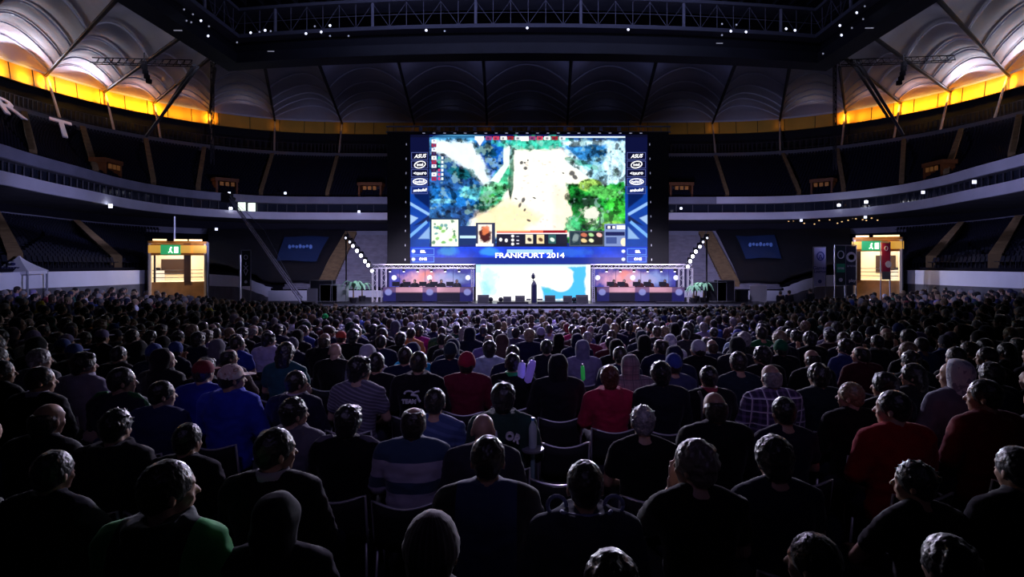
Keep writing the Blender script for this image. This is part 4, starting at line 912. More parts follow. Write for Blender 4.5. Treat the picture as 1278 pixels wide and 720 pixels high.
# tarpaulins over the lower stands beside the stage, with blue banner patches
def on_tier(px, t, off=.75):
    rr = [p.lerp(q,t) for p,q in zip(low0,low1)]; s = s_for_px(rr,px); p = ring_at(rr,s); return p+Vector((0,-.35,off))
M_tarp = mat('black_tarpaulin',(.010,.010,.016),.75,noise_amt=.3,noise_scale=1.5,bump=.2)
def tarp(tl,tr,bl,br,lab,inner,txt):
    t = empty('tarpaulin',(0,0,0),0,lab,'tarpaulin'); n = 16; vs = []
    def pt(u,v,off=.75): return on_tier((bl*(1-u)+br*u)*(1-v)+(tl*(1-u)+tr*u)*v, .02+.96*v, off+.06*math.sin(u*17+v*9))
    for j in range(n+1):
        for i in range(n+1): vs.append(pt(i/n,j/n))
    m_ = len(vs); vs += [v+Vector((0,.1,-.12)) for v in vs]
    fs = [(j*(n+1)+i,j*(n+1)+i+1,(j+1)*(n+1)+i+1,(j+1)*(n+1)+i) for j in range(n) for i in range(n)]; fs += [tuple(q+m_ for q in reversed(f)) for f in fs]
    MB().add(vs,fs).build('sheet',M_tarp,t,smooth=True)
    u0,v0,u1,v1 = inner; k = 8; vs = [pt(u0+(u1-u0)*i/k, v0+(v1-v0)*j/k, 1.0) for j in range(k+1) for i in range(k+1)]
    MB().add(vs,[(j*(k+1)+i,j*(k+1)+i+1,(j+1)*(k+1)+i+1,(j+1)*(k+1)+i) for j in range(k) for i in range(k)]).build('printed_patch',mat('patch_blue',(.015,.045,.16),.7),t)
    c = pt((u0+u1)/2,(v0+v1)/2,1.2); mb = MB(); [mb.ell((c.x-1.1+i*.36,c.y-.35,c.z+.05*(i%2)),(.17,.03,.16+.06*(i%3==0)),None,8,6) for i in range(7)]; mb.build('wordmark',mat('patch_text',(.12,.25,.6),.6),t)
    return t
tarp(262,432,262,398,'huge black cover over the lower stand left of the stage with blue patch',(.58,.30,.92,.80),'allianz')
tarp(892,1058,922,1060,'huge black cover over the lower stand right of the stage with blue patch',(.12,.35,.42,.82),'allianz')

# party tent roof at the far left wall
tc = P(24,338,21.6); t = empty('pagoda_tent',(tc.x,21.6,floor_z(tc.x,21.6)),R(12),'white pointed tent roof with dark print standing at the left wall','tent')
M_tent = mat('tent_canvas',(.75,.75,.82),.6); hz = tc.z-floor_z(tc.x,21.6)
prof = []
mb = MB(); n=4; hw=.62
for k in range(7):
    u = k/6; r = hw*(1-u)**1.35+.02; z_ = hz+.56*u; prof.append([( r*sx_*1.0, r*sy_, z_) for sx_,sy_ in ((-1,-1),(1,-1),(1,1),(-1,1))])
mb.add([v for q in prof for v in q],[(k*4+i,k*4+(i+1)%4,(k+1)*4+(i+1)%4,(k+1)*4+i) for k in range(6) for i in range(4)]); mb.build('canopy',M_tent,t)
MB().box((-hw,-hw,hz-.12),(hw,hw,hz)).build('valance',M_tent,t)
for a_ in (-1,1):
    for b_ in (-1,1): MB().tube((a_*hw*.95,b_*hw*.95,0),(a_*hw*.95,b_*hw*.95,hz),.04).build('leg',M_steel,t)
mb = MB(); [mb.box((-.33+i*.09,-.50,hz+.07),(-.27+i*.09,-.44,hz+.15)) for i in range(7)]; mb.build('printed_wordmark',mat('ink_dark',(.03,.03,.12),.6),t)
MB().ell((0,-.36,hz+.26),(.09,.06,.06),None,8,6).build('printed_emblem',mat('ink_dark',(.03,.03,.12),.6),t)

# camera jib crane
a = P(284,244,30); b = P(377,378,27); t = empty('jib_crane',(b.x,b.y,floor_z(b.x,b.y)),0,'long camera jib crane reaching up left above the crowd','crane'); O = Vector(t.location); mb = MB(); A,B = a-O,b-O; d=(B-A)
for e in (Vector((0,.08,0)),Vector((0,-.08,0)),Vector((0,0,.16))): mb.tube(A+e,B+e*1.6,.022,.035,n=5)
for i in range(26): mb.tube(A+d*(i/26)+Vector((0,.08,0)),A+d*((i+1)/26)+Vector((0,0,.16)),.012,n=4)
mb.build('arm',mat('jib_steel',(.45,.45,.6),.4,metal=.3),t)
mb = MB(); m_ = A+d*.52+Vector((0,0,.9)); mb.tube(A+Vector((0,0,.1)),m_,.012,n=4); mb.tube(m_,B+Vector((0,0,.1)),.012,n=4); mb.build('stay_cable',M_steel,t)
MB().box((A.x-.25,A.y-.2,A.z-.35),(A.x+.2,A.y+.2,A.z+.1)).build('camera_head',M_black,t); MB().tube((A.x,A.y,A.z-.1),(A.x+.1,A.y+.45,A.z-.15),.1,.12,10).build('camera_lens',M_black,t)
mb = MB()
for k in range(3): q=2*PI*k/3+.4; mb.tube((.75*math.cos(q),.75*math.sin(q),0),(0,0,B.z*.85),.035,n=6)
mb.build('tripod',M_steel,t); MB().tube((0,0,B.z*.8),(0,0,B.z+.1),.08).build('column',M_black,t); MB().box((.1,-.2,B.z-.35),(.55,.2,B.z+.05)).build('counterweight',M_black,t)
# white press boards behind the crane (left) and beside right tarpaulin
for px0,px1,y0,y1,Y,lab in ((383,396,360,376,32.2,'grey stage-end fence panel right of the crane foot'),(936,957,356,376,35,'white display board on the floor right of the stage'),(920,934,362,377,34.6,'dark equipment rack standing right of the stage')):
    w_ = lx(px1,Y)-lx(px0,Y); x=lx((px0+px1)/2,Y); z=floor_z(x,Y); hh=lz(y0,Y)-z; t=empty('display_board' if 'rack' not in lab else 'equipment_rack',(x,Y,z),0,lab,'board' if 'rack' not in lab else 'rack')
    MB().box((-w_/2,0,.1),(w_/2,.05 if 'rack' not in lab else .7,hh)).build('face',M_board if 'white' in lab else (M_steel if 'grey' in lab else M_cab),t)
    for s_ in (-1,1): MB().box((s_*w_*.42-.03,-.25,0),(s_*w_*.42+.03,.35,.1)).build('foot',M_steel,t)
# audience lit by unseen added spots, plus lamps at the slanting trusses
# ================================================================ people
def hidden_uv(v, u):
    nt = None
M_skin = mat('skin',(.5,.3,.22),.5,objcol=True,noise_amt=.06,noise_scale=20)
M_hair = mat('hair',(.03,.02,.015),.34,spec=.8,objcol=True,noise_amt=.45,noise_scale=38,bump=.9,sheen=.15)
M_cloth = mat('cloth',(.05,.05,.06),.8,objcol=True,noise_amt=.12,noise_scale=14,bump=.35,sheen=.10,spec=.2)
M_trous = mat('trousers_denim',(.02,.025,.05),.85,noise_amt=.2,noise_scale=20)
M_shoe = mat('shoe_rubber',(.03,.03,.03),.5)
def pattern_mat(name, kind, c1, c2, c3=None, sc=1.0):
    m = bpy.data.materials.new(name); m.use_nodes = True; nt = m.node_tree; b = nt.nodes['Principled BSDF']; b.inputs['Roughness'].default_value=.8; b.inputs['Sheen Weight'].default_value=.2
    tc = nt.nodes.new('ShaderNodeTexCoord'); sp = nt.nodes.new('ShaderNodeSeparateXYZ'); nt.links.new(tc.outputs['Object'], sp.inputs[0])
    def mth(op, a, b_=None):
        n = nt.nodes.new('ShaderNodeMath'); n.operation = op
        for i,x in enumerate((a,b_)):
            if x is None: continue
            if isinstance(x,(int,float)): n.inputs[i].default_value = x
            else: nt.links.new(x, n.inputs[i])
        return n.outputs[0]
    def mix(f,a,b_):
        n = nt.nodes.new('ShaderNodeMix'); n.data_type='RGBA'; nt.links.new(f,n.inputs[0])
        for i,x in ((6,a),(7,b_)):
            if isinstance(x,tuple): n.inputs[i].default_value=(*x,1)
            else: nt.links.new(x,n.inputs[i])
        return n.outputs[2]
    if kind == 'bands':       # broad bands across the back: c3 edge, c1 light, c2 middle
        cr = nt.nodes.new('ShaderNodeValToRGB'); cr.color_ramp.interpolation='CONSTANT'; e = cr.color_ramp.elements
        e[0].position=0; e[0].color=(*c3,1); e[1].position=.545; e[1].color=(*c1,1)
        for pos,c in ((.635,c2),(.70,c1),(.81,c2)): x = e.new(pos); x.color=(*c,1)
        zz = mth('DIVIDE', sp.outputs['Z'], 1.2); nt.links.new(zz, cr.inputs[0]); out = cr.outputs[0]
    elif kind == 'plaid':
        fx = mth('LESS_THAN', mth('FRACT', mth('MULTIPLY', sp.outputs['X'], 13*sc)), .38); fz = mth('LESS_THAN', mth('FRACT', mth('MULTIPLY', sp.outputs['Z'], 13*sc)), .38)
        fl_ = mth('LESS_THAN', mth('FRACT', mth('MULTIPLY', sp.outputs['X'], 6.5*sc)), .10); fl2 = mth('LESS_THAN', mth('FRACT', mth('MULTIPLY', sp.outputs['Z'], 6.5*sc)), .10)
        out = mix(mth('MAXIMUM',fl_,fl2), mix(mth('MULTIPLY', mth('ADD',fx,fz), .5), c1, c2), c3)
    elif kind == 'stripes':
        out = mix(mth('LESS_THAN', mth('FRACT', mth('MULTIPLY', mth('ADD', sp.outputs['Z'], mth('MULTIPLY', sp.outputs['X'], .35)), 32*sc)), .4), c1, c2)
    elif kind == 'rib':
        out = mix(mth('LESS_THAN', mth('FRACT', mth('MULTIPLY', sp.outputs['Z'], 45*sc)), .5), c1, c2)
    elif kind == 'ribx':
        an = mth('ARCTAN2', sp.outputs['Y'], sp.outputs['X']); out = mix(mth('LESS_THAN', mth('FRACT', mth('MULTIPLY', an, 5*sc)), .35), c1, c2)
    elif kind == 'camo':
        nz = nt.nodes.new('ShaderNodeTexNoise'); nz.inputs['Scale'].default_value=16; nt.links.new(tc.outputs['Object'], nz.inputs['Vector'])
        cr = nt.nodes.new('ShaderNodeValToRGB'); cr.color_ramp.interpolation='CONSTANT'; e=cr.color_ramp.elements; e[0].color=(*c3,1); e[1].position=.44; e[1].color=(*c1,1); x=e.new(.60); x.color=(*c2,1); x=e.new(.68); x.color=(*c3,1)
        nt.links.new(nz.outputs['Fac'], cr.inputs[0]); out = cr.outputs[0]
    elif kind == 'side':      # centre back dark, sleeves other
        out = mix(mth('GREATER_THAN', mth('ABSOLUTE', sp.outputs['X']), .15), c1, c2)
    nt.links.new(out, b.inputs['Base Color']); MATS[name] = m; return m
PM = {'bands': pattern_mat('sweater_bands','bands',(.50,.46,.62),(.03,.07,.15),(.015,.015,.03)),
      'plaid': pattern_mat('plaid_shirt','plaid',(.05,.03,.10),(.24,.17,.36),(.85,.80,.95),1.35),
      'check': pattern_mat('checked_hoodie','plaid',(.22,.17,.20),(.30,.24,.27),(.12,.10,.13),1.6),
      'stripes': pattern_mat('striped_shirt','stripes',(.12,.11,.17),(.28,.26,.36)),
      'denim': pattern_mat('denim_shirt','stripes',(.05,.09,.26),(.09,.14,.36),None,.5),
      'rib': pattern_mat('ribbed_knit','rib',(.02,.03,.06),(.05,.06,.11)),
      'camo': pattern_mat('camouflage_print','camo',(.85,.62,.55),(.35,.18,.15),(1,.9,.85)),
      'beanie': pattern_mat('ribbed_beanie','ribx',(.16,.13,.16),(.34,.28,.33)),
      'navyback': pattern_mat('navy_panel_back','side',(.02,.04,.13),(.008,.008,.012)),
      'greenback': pattern_mat('green_sleeve','side',(.006,.03,.025),(.05,.60,.12)),
      'whitehood': pattern_mat('white_hood_print','camo',(.85,.85,.95),(.95,.95,1),(.45,.45,.6))}
PIV = Vector((0,-.005,1.115))
def head_prims(mb, yaw, pitch=0):
    Rm = Matrix.Rotation(yaw,3,'Z') @ Matrix.Rotation(pitch,3,'X')
    def T(v): return PIV + Rm @ Vector(v)
    mb.ell(T((0,.008,.100)),(.076,.096,.088),Rm,20,14); mb.ell(T((0,.045,.035)),(.056,.062,.072),Rm,16,10); mb.ell(T((0,.075,-.015)),(.028,.026,.022),Rm)
    mb.cap(T((0,.098,.085)),.009,T((0,.122,.052)),.014); mb.ell(T((0,.088,.108)),(.055,.016,.014),Rm); mb.ell(T((0,.100,.020)),(.024,.012,.009),Rm)
    for s in (-1,1):
        mb.ell(T((s*.079,-.002,.062)),(.010,.020,.032),Rm@Matrix.Rotation(s*.35,3,'Z'),10,8); mb.ell(T((s*.032,.088,.083)),(.014,.010,.010),Rm,8,6); mb.ell(T((s*.038,.075,.045)),(.020,.020,.022),Rm)
    mb.cap(PIV+Vector((0,-.012,-.07)),.058,T((0,-.012,.03)),.055)
POSES = {  # elbow, wrist, hand tip for (left, right), torso lean
  'lap': dict(lean=0, L=((-.255,.02,.76),(-.12,.27,.645)), Rr=((.255,.02,.76),(.12,.27,.645))),
  'knees': dict(lean=.10, L=((-.25,.22,.70),(-.10,.44,.64)), Rr=((.25,.22,.70),(.10,.44,.64))),
  'drape': dict(lean=0, L=((-.22,-.17,.76),(-.34,-.30,.87)), Rr=((.255,.02,.76),(.12,.27,.645))),
  'chin': dict(lean=.03, L=((-.245,.20,.78),(-.07,.20,1.00)), Rr=((.25,.05,.76),(.10,.28,.645)))}
def tz(v, lean):                                  # torso leans forward about the hips
    v = Vector(v); h = max(0, v.z-.55); return Vector((v.x, v.y+lean*h, v.z))
def torso_secs(infl, lean, ztop=None):
    S = [(.44,.0,.155,.115),(.52,-.01,.170,.125),(.62,-.02,.150,.110),(.74,-.03,.150,.105),(.86,-.035,.168,.112),(.96,-.035,.185,.112),(1.02,-.03,.178,.098),(1.065,-.022,.105,.068),(1.10,-.015,.065,.056)]
    return [(0, y+lean*max(0,z-.55), z, rx+infl, ry+infl) for z,y,rx,ry in S if ztop is None or z <= ztop]
def hand(mb, W, tip, s, up=Vector((0,0,1))):
    W = Vector(W); d = (Vector(tip)-W).normalized(); side = d.cross(up).normalized()*s; nrm_ = side.cross(d).normalized()
    mb.ell(W+d*.045,(.036,.048,.017), Matrix((side, d, nrm_)).transposed().to_3x3(),12,8)
    for i,L in enumerate((.062,.072,.068,.052)):
        o = W+d*.080+side*((i-1.5)*.0205); k = o+d*L*.55-up*.006; e = k+d*L*.45-up*.022
        mb.cap(o,.0098,k,.0092,8); mb.cap(k,.0092,e,.0080,8)
    t0 = W+d*.025-side*.030; t1 = t0-side*.022+d*.030; mb.cap(t0,.013,t1,.011,8); mb.cap(t1,.011,t1+d*.026-side*.004,.009,8)
def legs(mb, r=0.0, feet=True):
    for s in (-1,1):
        hip = (s*.09,.0,.515); kn = (s*.15,.45,.505); an = (s*.15,.42,.10)
        mb.cap(hip,.088+r,kn,.060+r,14); mb.cap(kn,.060+r,an,.042+r,12)
        if feet: mb.cap((s*.15,.41,.055),.038,(s*.155,.56,.032),.030,10)
def body_mesh(pose, yaw, name, vox=.0105):
    p = POSES[pose]; ln = p['lean']; mb = MB(); mb.loft(torso_secs(0, ln),24)
    off = Vector((0, ln*.56, 0))
    mbh = MB(); head_prims(mbh, yaw, -.02); mb.add([Vector(v)+off for v in mbh.v], mbh.f)
    for s,(el,wr) in ((-1,p['L']),(1,p['Rr'])):
        sh = tz((s*.175,-.03,1.0), ln); mb.cap(sh,.060,el,.043,12); mb.cap(el,.043,wr,.028,12); mb.cap(tz((s*.03,-.02,1.07),ln),.040,tz((s*.15,-.03,1.02),ln),.040,10)
        if pose=='chin' and s<0: hand(mb, wr, Vector(wr)+Vector((.03,.02,.1)), s, Vector((0,-1,0)))
        elif pose=='drape' and s<0: hand(mb, wr, Vector(wr)+Vector((-.10,-.01,.05)), s, Vector((0,-1,.3)))
        else: hand(mb, wr, Vector(wr)+Vector((-s*.04,.10,-.02)), s)
    legs(mb); return remesh(mb, name, vox, 2, m=M_skin)
def cloth_noise(amt, sc, seed):
    def fn(co, n):
        q = Vector((co.x*sc, co.y*sc, co.z*sc*1.8+seed)); return co + n*(amt*(noise.noise(q)+.5*noise.noise(q*2.3)))
    return fn
def top_mesh(pose, kind, name):
    p = POSES[pose]; ln = p['lean']; mb = MB(); I = .030 if kind!='tee' else .016
    mb.loft(torso_secs(I, ln, 1.07),24)
    for s,(el,wr) in ((-1,p['L']),(1,p['Rr'])):
        sh = tz((s*.180,-.03,.995), ln); mb.cap(tz((s*.045,-.025,1.068),ln),.056,tz((s*.16,-.03,1.02),ln),.060+I*.4,12); el = Vector(el); wr = Vector(wr)
        if kind == 'tee': mb.cap(sh,.060+I,sh.lerp(el,.55),.055+I,14)
        else: mb.cap(sh,.062+I,el,.052+I*.7,14); mb.cap(el,.052+I*.7,el.lerp(wr,.93),.036+I*.4,12)
    c = tz((0,-.02,1.085), ln)
    if kind == 'jacket': mb.lathe([(.085,-.03),(.078,.03),(.066,.03),(.066,-.03)], c, 18)
    if kind == 'hoodie':                             # hood lying on the back
        for i in range(15):
            a = PI+PI*(i-7)/8.5/1.0+PI/2; r = .095; th = .030+.020*max(0,-math.sin(a)); mb.ell(c+Vector((r*math.cos(a), r*math.sin(a)-.01, .01-.035*max(0,-math.sin(a)))),(th,th,th*.95),None,10,7)
        mb.ell(c+Vector((0,-.115,-.075)),(.105,.045,.085),Matrix.Rotation(-.25,3,'X'),16,10)
    return remesh(mb, name, .014, 4, cloth_noise(.010,9,len(kind)), M_cloth)
def trouser_mesh():
    mb = MB(); mb.loft([(0,0,.44,.17,.125),(0,-.01,.52,.186,.14),(0,-.02,.60,.168,.125)],20); legs(mb,.016,False); return remesh(mb,'trousers',.018,3,cloth_noise(.006,9,3),M_trous)
def shoe_mesh(s):
    mb = MB(); mb.cap((s*.15,.40,.052),.048,(s*.155,.57,.040),.040,10); mb.box((s*.15-.048,.36,0),(s*.15+.052,.60,.03))
    return remesh(mb,'shoe',.016,2,None,M_shoe)
def head_local(fn_list, name, vox, m, sm=2, fn=None):
    mb = MB(); fn_list(mb); return remesh(mb, name, vox, sm, fn, m)
def skull(mb, g, zmul=1.0): mb.ell((0,-.006,.108),(.076+g,.092+g,(.088+g)*zmul),None,24,16)
def hn(amt, sc, keep=None):
    def fn(co,n): q = co*sc; return co+n*amt*(noise.noise(q)+.6*noise.noise(q*2.7))
    return fn
HAIR = {}
def mk_hair():
    def short(mb): skull(mb,.012); mb.ell((0,-.040,.060),(.070,.062,.062),None,18,12)
    def medium(mb): skull(mb,.022); mb.ell((0,-.045,.050),(.080,.062,.078),None,18,12); mb.ell((.02,.05,.165),(.06,.05,.035))
    def long_(mb): skull(mb,.020); mb.loft([(0,-.075,-.16,.06,.03),(0,-.078,-.06,.082,.045),(0,-.055,.05,.092,.066),(0,-.03,.13,.09,.08)],18)
    def pony(mb): skull(mb,.012); mb.ell((0,-.04,.06),(.07,.06,.06)); mb.cap((0,-.11,.12),.026,(0,-.135,.05),.030,10); mb.cap((0,-.135,.05),.030,(0,-.115,-.12),.014,10)
    def curly(mb):
        skull(mb,.018); r = random.Random(2); mb.ell((0,-.045,.055),(.078,.065,.072))
        for i in range(90):
            a = r.uniform(0,2*PI); z = r.uniform(-.35,1); q = math.sqrt(max(0,1-z*z)); v = Vector((.090*q*math.cos(a), -.012+.100*q*math.sin(a), .105+.098*z))
            if v.y > .06 and v.z < .13: continue
            mb.ell(v,(.017,.017,.017),None,7,5)
    def bald(mb): mb.loft([(0,-.040,.000,.060,.055),(0,-.025,.045,.081,.081),(0,-.020,.09,.082,.088),(0,-.028,.118,.072,.080),(0,-.030,.135,.050,.060)],20)
    def spot(mb): mb.loft([(0,-.040,.000,.060,.055),(0,-.025,.045,.084,.084),(0,-.012,.10,.088,.098),(0,-.008,.145,.080,.090),(0,.0,.168,.066,.076)],22)
    for nm,f,amt,sc in (('short',short,.004,60),('medium',medium,.007,32),('long',long_,.008,24),('ponytail',pony,.004,40),('curly',curly,.003,60),('balding',bald,.003,60),('thinning',spot,.003,60)):
        HAIR[nm] = head_local(f,'hair_'+nm,.008,M_hair,2,hn(amt,sc))
    # messy tufts
    def messy(mb):
        skull(mb,.014); r = random.Random(5); mb.ell((0,-.04,.058),(.073,.062,.066))
        for i in range(60):
            a = r.uniform(0,2*PI); z = r.uniform(0,1); q = math.sqrt(max(0,1-z*z)); v = Vector((.080*q*math.cos(a), -.006+.092*q*math.sin(a), .105+.088*z)); d = (v-Vector((0,0,.09))).normalized()+Vector((r.uniform(-.5,.5),r.uniform(-.5,.5),r.uniform(-.2,.3)))
            mb.cap(v,.013,v+d*.022,.004,6)
    HAIR['messy'] = head_local(messy,'hair_messy',.007,M_hair,1)
HATS = {}
def mk_hats():
    def beanie(mb): mb.ell((0,-.008,.105),(.093,.108,.112),None,24,16); mb.lathe([(.088,-.005),(.096,.0),(.098,.045),(.090,.05)],(0,-.008,.075),24)
    def cap_(mb): mb.ell((0,-.006,.118),(.091,.106,.090),None,24,14); mb.lathe([(.085,-.01),(.093,-.005),(.092,.035),(.086,.04)],(0,-.006,.098),24)
    def brim(mb): mb.loft([(0,.125,.100,.070,.075),(0,.125,.108,.072,.077)],20)
    def hood(mb):
        mb.ell((0,-.020,.100),(.106,.118,.118),None,24,16); mb.loft([(0,-.028,-.075,.115,.085),(0,-.035,-.02,.098,.085),(0,-.03,.06,.103,.105)],22)
    def hoodcut(co,n):
        q = co*14; co = co+n*.008*noise.noise(q)
        if co.y > .045: co.y = .045 + (co.y-.045)*.25         # opening in front of the face
        return co
    HATS['beanie'] = head_local(beanie,'beanie',.009,M_cloth,2,hn(.003,40)); HATS['cap'] = head_local(cap_,'cap_crown',.008,M_cloth,2); HATS['brim'] = brim_me = head_local(brim,'cap_brim',.006,M_cloth,1)
    HATS['hood'] = head_local(hood,'raised_hood',.011,M_cloth,3,hoodcut)
    def phones(mb):
        mb.path([(.095*math.cos(a),-.02,.02+.0*math.sin(a)) for a in (0,)]+[(.11*math.cos(a),-.055+.04*math.sin(a),.0) for a in [PI+PI*i/12 for i in range(13)]],.012,6)
    HATS['shades'] = None
mk_hair(); mk_hats()
YAWS = {'n':0.0,'l':R(38),'r':R(-38)}
BODY = {(p,y): body_mesh(p, a, f'person_{p}_{y}') for p in POSES for y,a in YAWS.items() if not (p=='chin' and y=='r') and not (p=='drape' and y!='r')}
TOPS = {(p,k): top_mesh(p,k,f'{k}_{p}') for p in POSES for k in ('tee','jacket','hoodie')}
TROUS = trouser_mesh(); SHOES = [shoe_mesh(-1), shoe_mesh(1)]
SK = [(.46,.27,.19),(.52,.32,.24),(.40,.22,.15),(.30,.17,.11),(.55,.36,.28)]
HC = {'dark':(.018,.014,.013),'black':(.008,.008,.010),'brown':(.06,.035,.02),'grey':(.30,.28,.30),'blond':(.30,.21,.12),'red':(.12,.035,.02),'greybrown':(.15,.12,.11)}
def person(x, y, z, rz, s=1.0, pose='lap', look='n', hair='short', hc='dark', top='jacket', tc=(.02,.02,.03), tmat=None, hat=None, hatc=None, hatmat=None, skin=0, label=None, group=None, extra=None):
    me = BODY[(pose,look)]; o = link('person', me, None, (x,y,z), (0,0,rz)); o.scale = (s,s,s); o.color = (*SK[skin%5],1); tag(o, label, 'person', group)
    ln = POSES[pose]['lean']; pv = PIV + Vector((0,ln*.56,0)); hr = (R(-1.1),0,YAWS[look])
    t = link({'tee':'t_shirt','jacket':'jacket','hoodie':'hoodie'}[top], TOPS[(pose,top)], o); t.color = (*tc,1)
    def own(ob, m):
        if m: ob.data = ob.data.copy(); ob.data.materials[0] = m
    own(t, tmat)
    link('trousers', TROUS, o); [link('shoe', q, o) for q in SHOES]
    def on_head(nm, me_, c, m=None):
        h = link(nm, me_, o, pv, hr); h.color = (*c,1); own(h, m); return h
    if hair and hat not in ('hood','beanie'): on_head('hair', HAIR[hair], HC[hc])
    elif hair and hat == 'beanie': on_head('hair', HAIR['balding'], HC[hc])
    if hat == 'cap':
        c = on_head('cap', HATS['cap'], hatc or tc, hatmat); b = link('brim', HATS['brim'], c); b.color = c.color; own(b, hatmat)
    elif hat == 'beanie': on_head('beanie', HATS['beanie'], hatc or tc, hatmat)
    elif hat == 'hood': on_head('raised_hood', HATS['hood'], hatc or tc, hatmat)
    if extra: extra(o, t, pv)
    return o

# chairs --------------------------------------------------------------------
M_chair = mat('chair_fabric',(.012,.012,.016),.8,noise_amt=.2,noise_scale=20); M_rim = mat('chair_metal',(.80,.80,.82),.35,metal=.5)
def rim_pts(k=9): return [(-.215+.43*i/(k-1), -.27-.03*math.sin(PI*i/(k-1)), .785-.045*math.sin(PI*i/(k-1))) for i in range(k)]
def chair_parts():
    seat = MB(); seat.loft([(0,0,.405,.20,.20,.6),(0,0,.42,.215,.215,.6),(0,0,.45,.215,.215,.6),(0,0,.462,.20,.20,.6)],20)
    back = MB(); vs = []
    for th in (0,.02):
        for j in range(5):
            for i in range(9):
                u = i/8; z = .47+.300*j/4-.041*math.sin(PI*u)*(j/4); vs.append((-.205+.41*u, -.225-.045*j/4-.03*math.sin(PI*u)-th, z))
    fs = []
    for j in range(4):
        for i in range(8): a=j*9+i; fs += [(a,a+1,a+10,a+9),(a+45+9,a+45+10,a+45+1,a+45)]
    for i in range(8): fs += [(i,i+45,i+46,i+1),(36+i,37+i,82+i,81+i)]
    for j in range(4): fs += [(j*9,j*9+9,j*9+54,j*9+45),(j*9+8,j*9+53,j*9+62,j*9+17)]
    back.add(vs,fs)
    fr = MB(); rp = rim_pts(); fr.path([(-.21,-.19,.42),(-.215,-.225,.55)]+rp+[(.215,-.225,.55),(.21,-.19,.42)], .0105, 6);
    legs_ = [MB().path([(sx_*.20,sy_*.19,.42),(sx_*.215,sy_*.225,.0)],.0105,6) for sx_ in (-1,1) for sy_ in (-1,1)]
    return seat.mesh('chair_seat',M_chair,True), back.mesh('chair_backrest',M_chair,True), fr.mesh('chair_frame',M_rim,True), [l.mesh('chair_leg',M_rim,True) for l in legs_]
CS, CB, CF, CL = chair_parts()
def chair(x,y,z,rz,label,group=None):
    t = empty('stacking_chair',(x,y,z),rz,label,'chair',group); link('seat',CS,t); link('backrest',CB,t); link('frame',CF,t)
    for l in CL: link('leg',l,t)
    return t
# simple one-mesh chair for the far rows
mb_far = MB(); mb_far.box((-.21,-.2,.41),(.21,.2,.46)); mb_far.box((-.205,-.29,.52),(.205,-.25,.76)); 
for sx_ in (-1,1):
    for sy_ in (-1,1): mb_far.tube((sx_*.2,sy_*.2,0),(sx_*.2,sy_*.2,.42),.012,n=4,caps=False)

# ---------------------------------------------------------------- the audience members one can tell apart
def back_text(lines, colr, zs, size, arc=0):
    def fn(o,t,pv):
        for s_,z_ in zip(lines,zs):
            text('back_lettering',s_,size,upright(0,-.205,z_),mat('print_%s'%str(colr),colr,.6),t,extrude=.012,bold=.006)
    return fn
def ex_hoodie_logo(o,t,pv):
    m = mat('print_white',(.8,.8,.85),.6)
    text('back_lettering','TEAM',.055,upright(-.05,-.205,.86),m,t,extrude=.012,bold=.003)
    mb = MB(); mb.path([(-.05+.045*math.cos(a),-.208,.935+.03*math.sin(a)) for a in [PI*i/8 for i in range(9)]],.010,5); mb.path([(-.03,-.208,.93),(.03,-.208,.92),(.045,-.206,.88),(.06,-.204,.86)],.014,5); mb.path([(.0,-.208,.95),(.05,-.208,.965)],.012,5); mb.build('back_emblem',m,t)
def ex_arc(o,t,pv):
    m = mat('print_white',(.8,.8,.85),.6); word = 'ANCHOR'
    for i,ch in enumerate('AN*OR'):
        if ch == '*': continue
        a = (i-2)*.30; text('back_lettering',ch,.075,upright(.20*math.sin(a),-.225+.03*abs(math.sin(a)),.975-.075*(1-math.cos(a))*2.2,-a*.8),m,t,extrude=.02,bold=.004)
    b = MB(); b.path([(-.07,.08,.195),(-.04,.09,.21),(0,.09,.20),(.04,.09,.21),(.07,.08,.195)],.012,6); g = b.build('sunglasses',mat('sunglass',(.02,.02,.025),.15),o,smooth=True); g.location = pv
def ex_collar(colr):
    def fn(o,t,pv):
        c = MB(); c.lathe([(.088,-.035),(.082,.03),(.070,.03),(.075,-.035)],(0,-.02,1.085),18); g = c.build('collar',mat('collar%s'%str(colr),colr,.7),t,smooth=True)
    return fn
def ex_stripes_side(colr):
    def fn(o,t,pv):
        for s in (-1,1):
            b = MB(); b.path([(s*.10,-.03,1.10),(s*.17,-.04,1.085),(s*.245,-.03,1.02),(s*.285,-.01,.90),(s*.295,.01,.80)],[.02,.03,.032,.03,.02],8); b.build('sleeve_stripe',mat('stripe%s'%str(colr),colr,.7),t,smooth=True)
    return fn
def ex_phones(o,t,pv):
    b = MB(); b.path([(.115*math.cos(a),-.03+.055*math.sin(a)-.02,1.10) for a in [PI+PI*i/12 for i in range(13)]],.011,6); h = b.build('headphones',mat('headphone_shell',(.25,.28,.5),.3),o,smooth=True)
    for s in (-1,1): MB().path([(s*.135+.045*math.cos(a),-.02,1.115+.045*math.sin(a)) for a in [2*PI*i/14 for i in range(15)]],.010,6).build('ear_cushion',mat('headphone_shell',(.25,.28,.5),.3),h,smooth=True)
def ex_strap(o,t,pv):
    b = MB(); b.path([(-.13,-.09,1.085),(-.12,-.14,1.03),(-.13,-.18,.92),(-.14,-.19,.78)],.018,6); b.build('backpack_strap',mat('strap_khaki',(.10,.09,.08),.7),t,smooth=True)
bk = (.004,.004,.007); nv = (.008,.011,.045); dg_ = (.015,.015,.022)
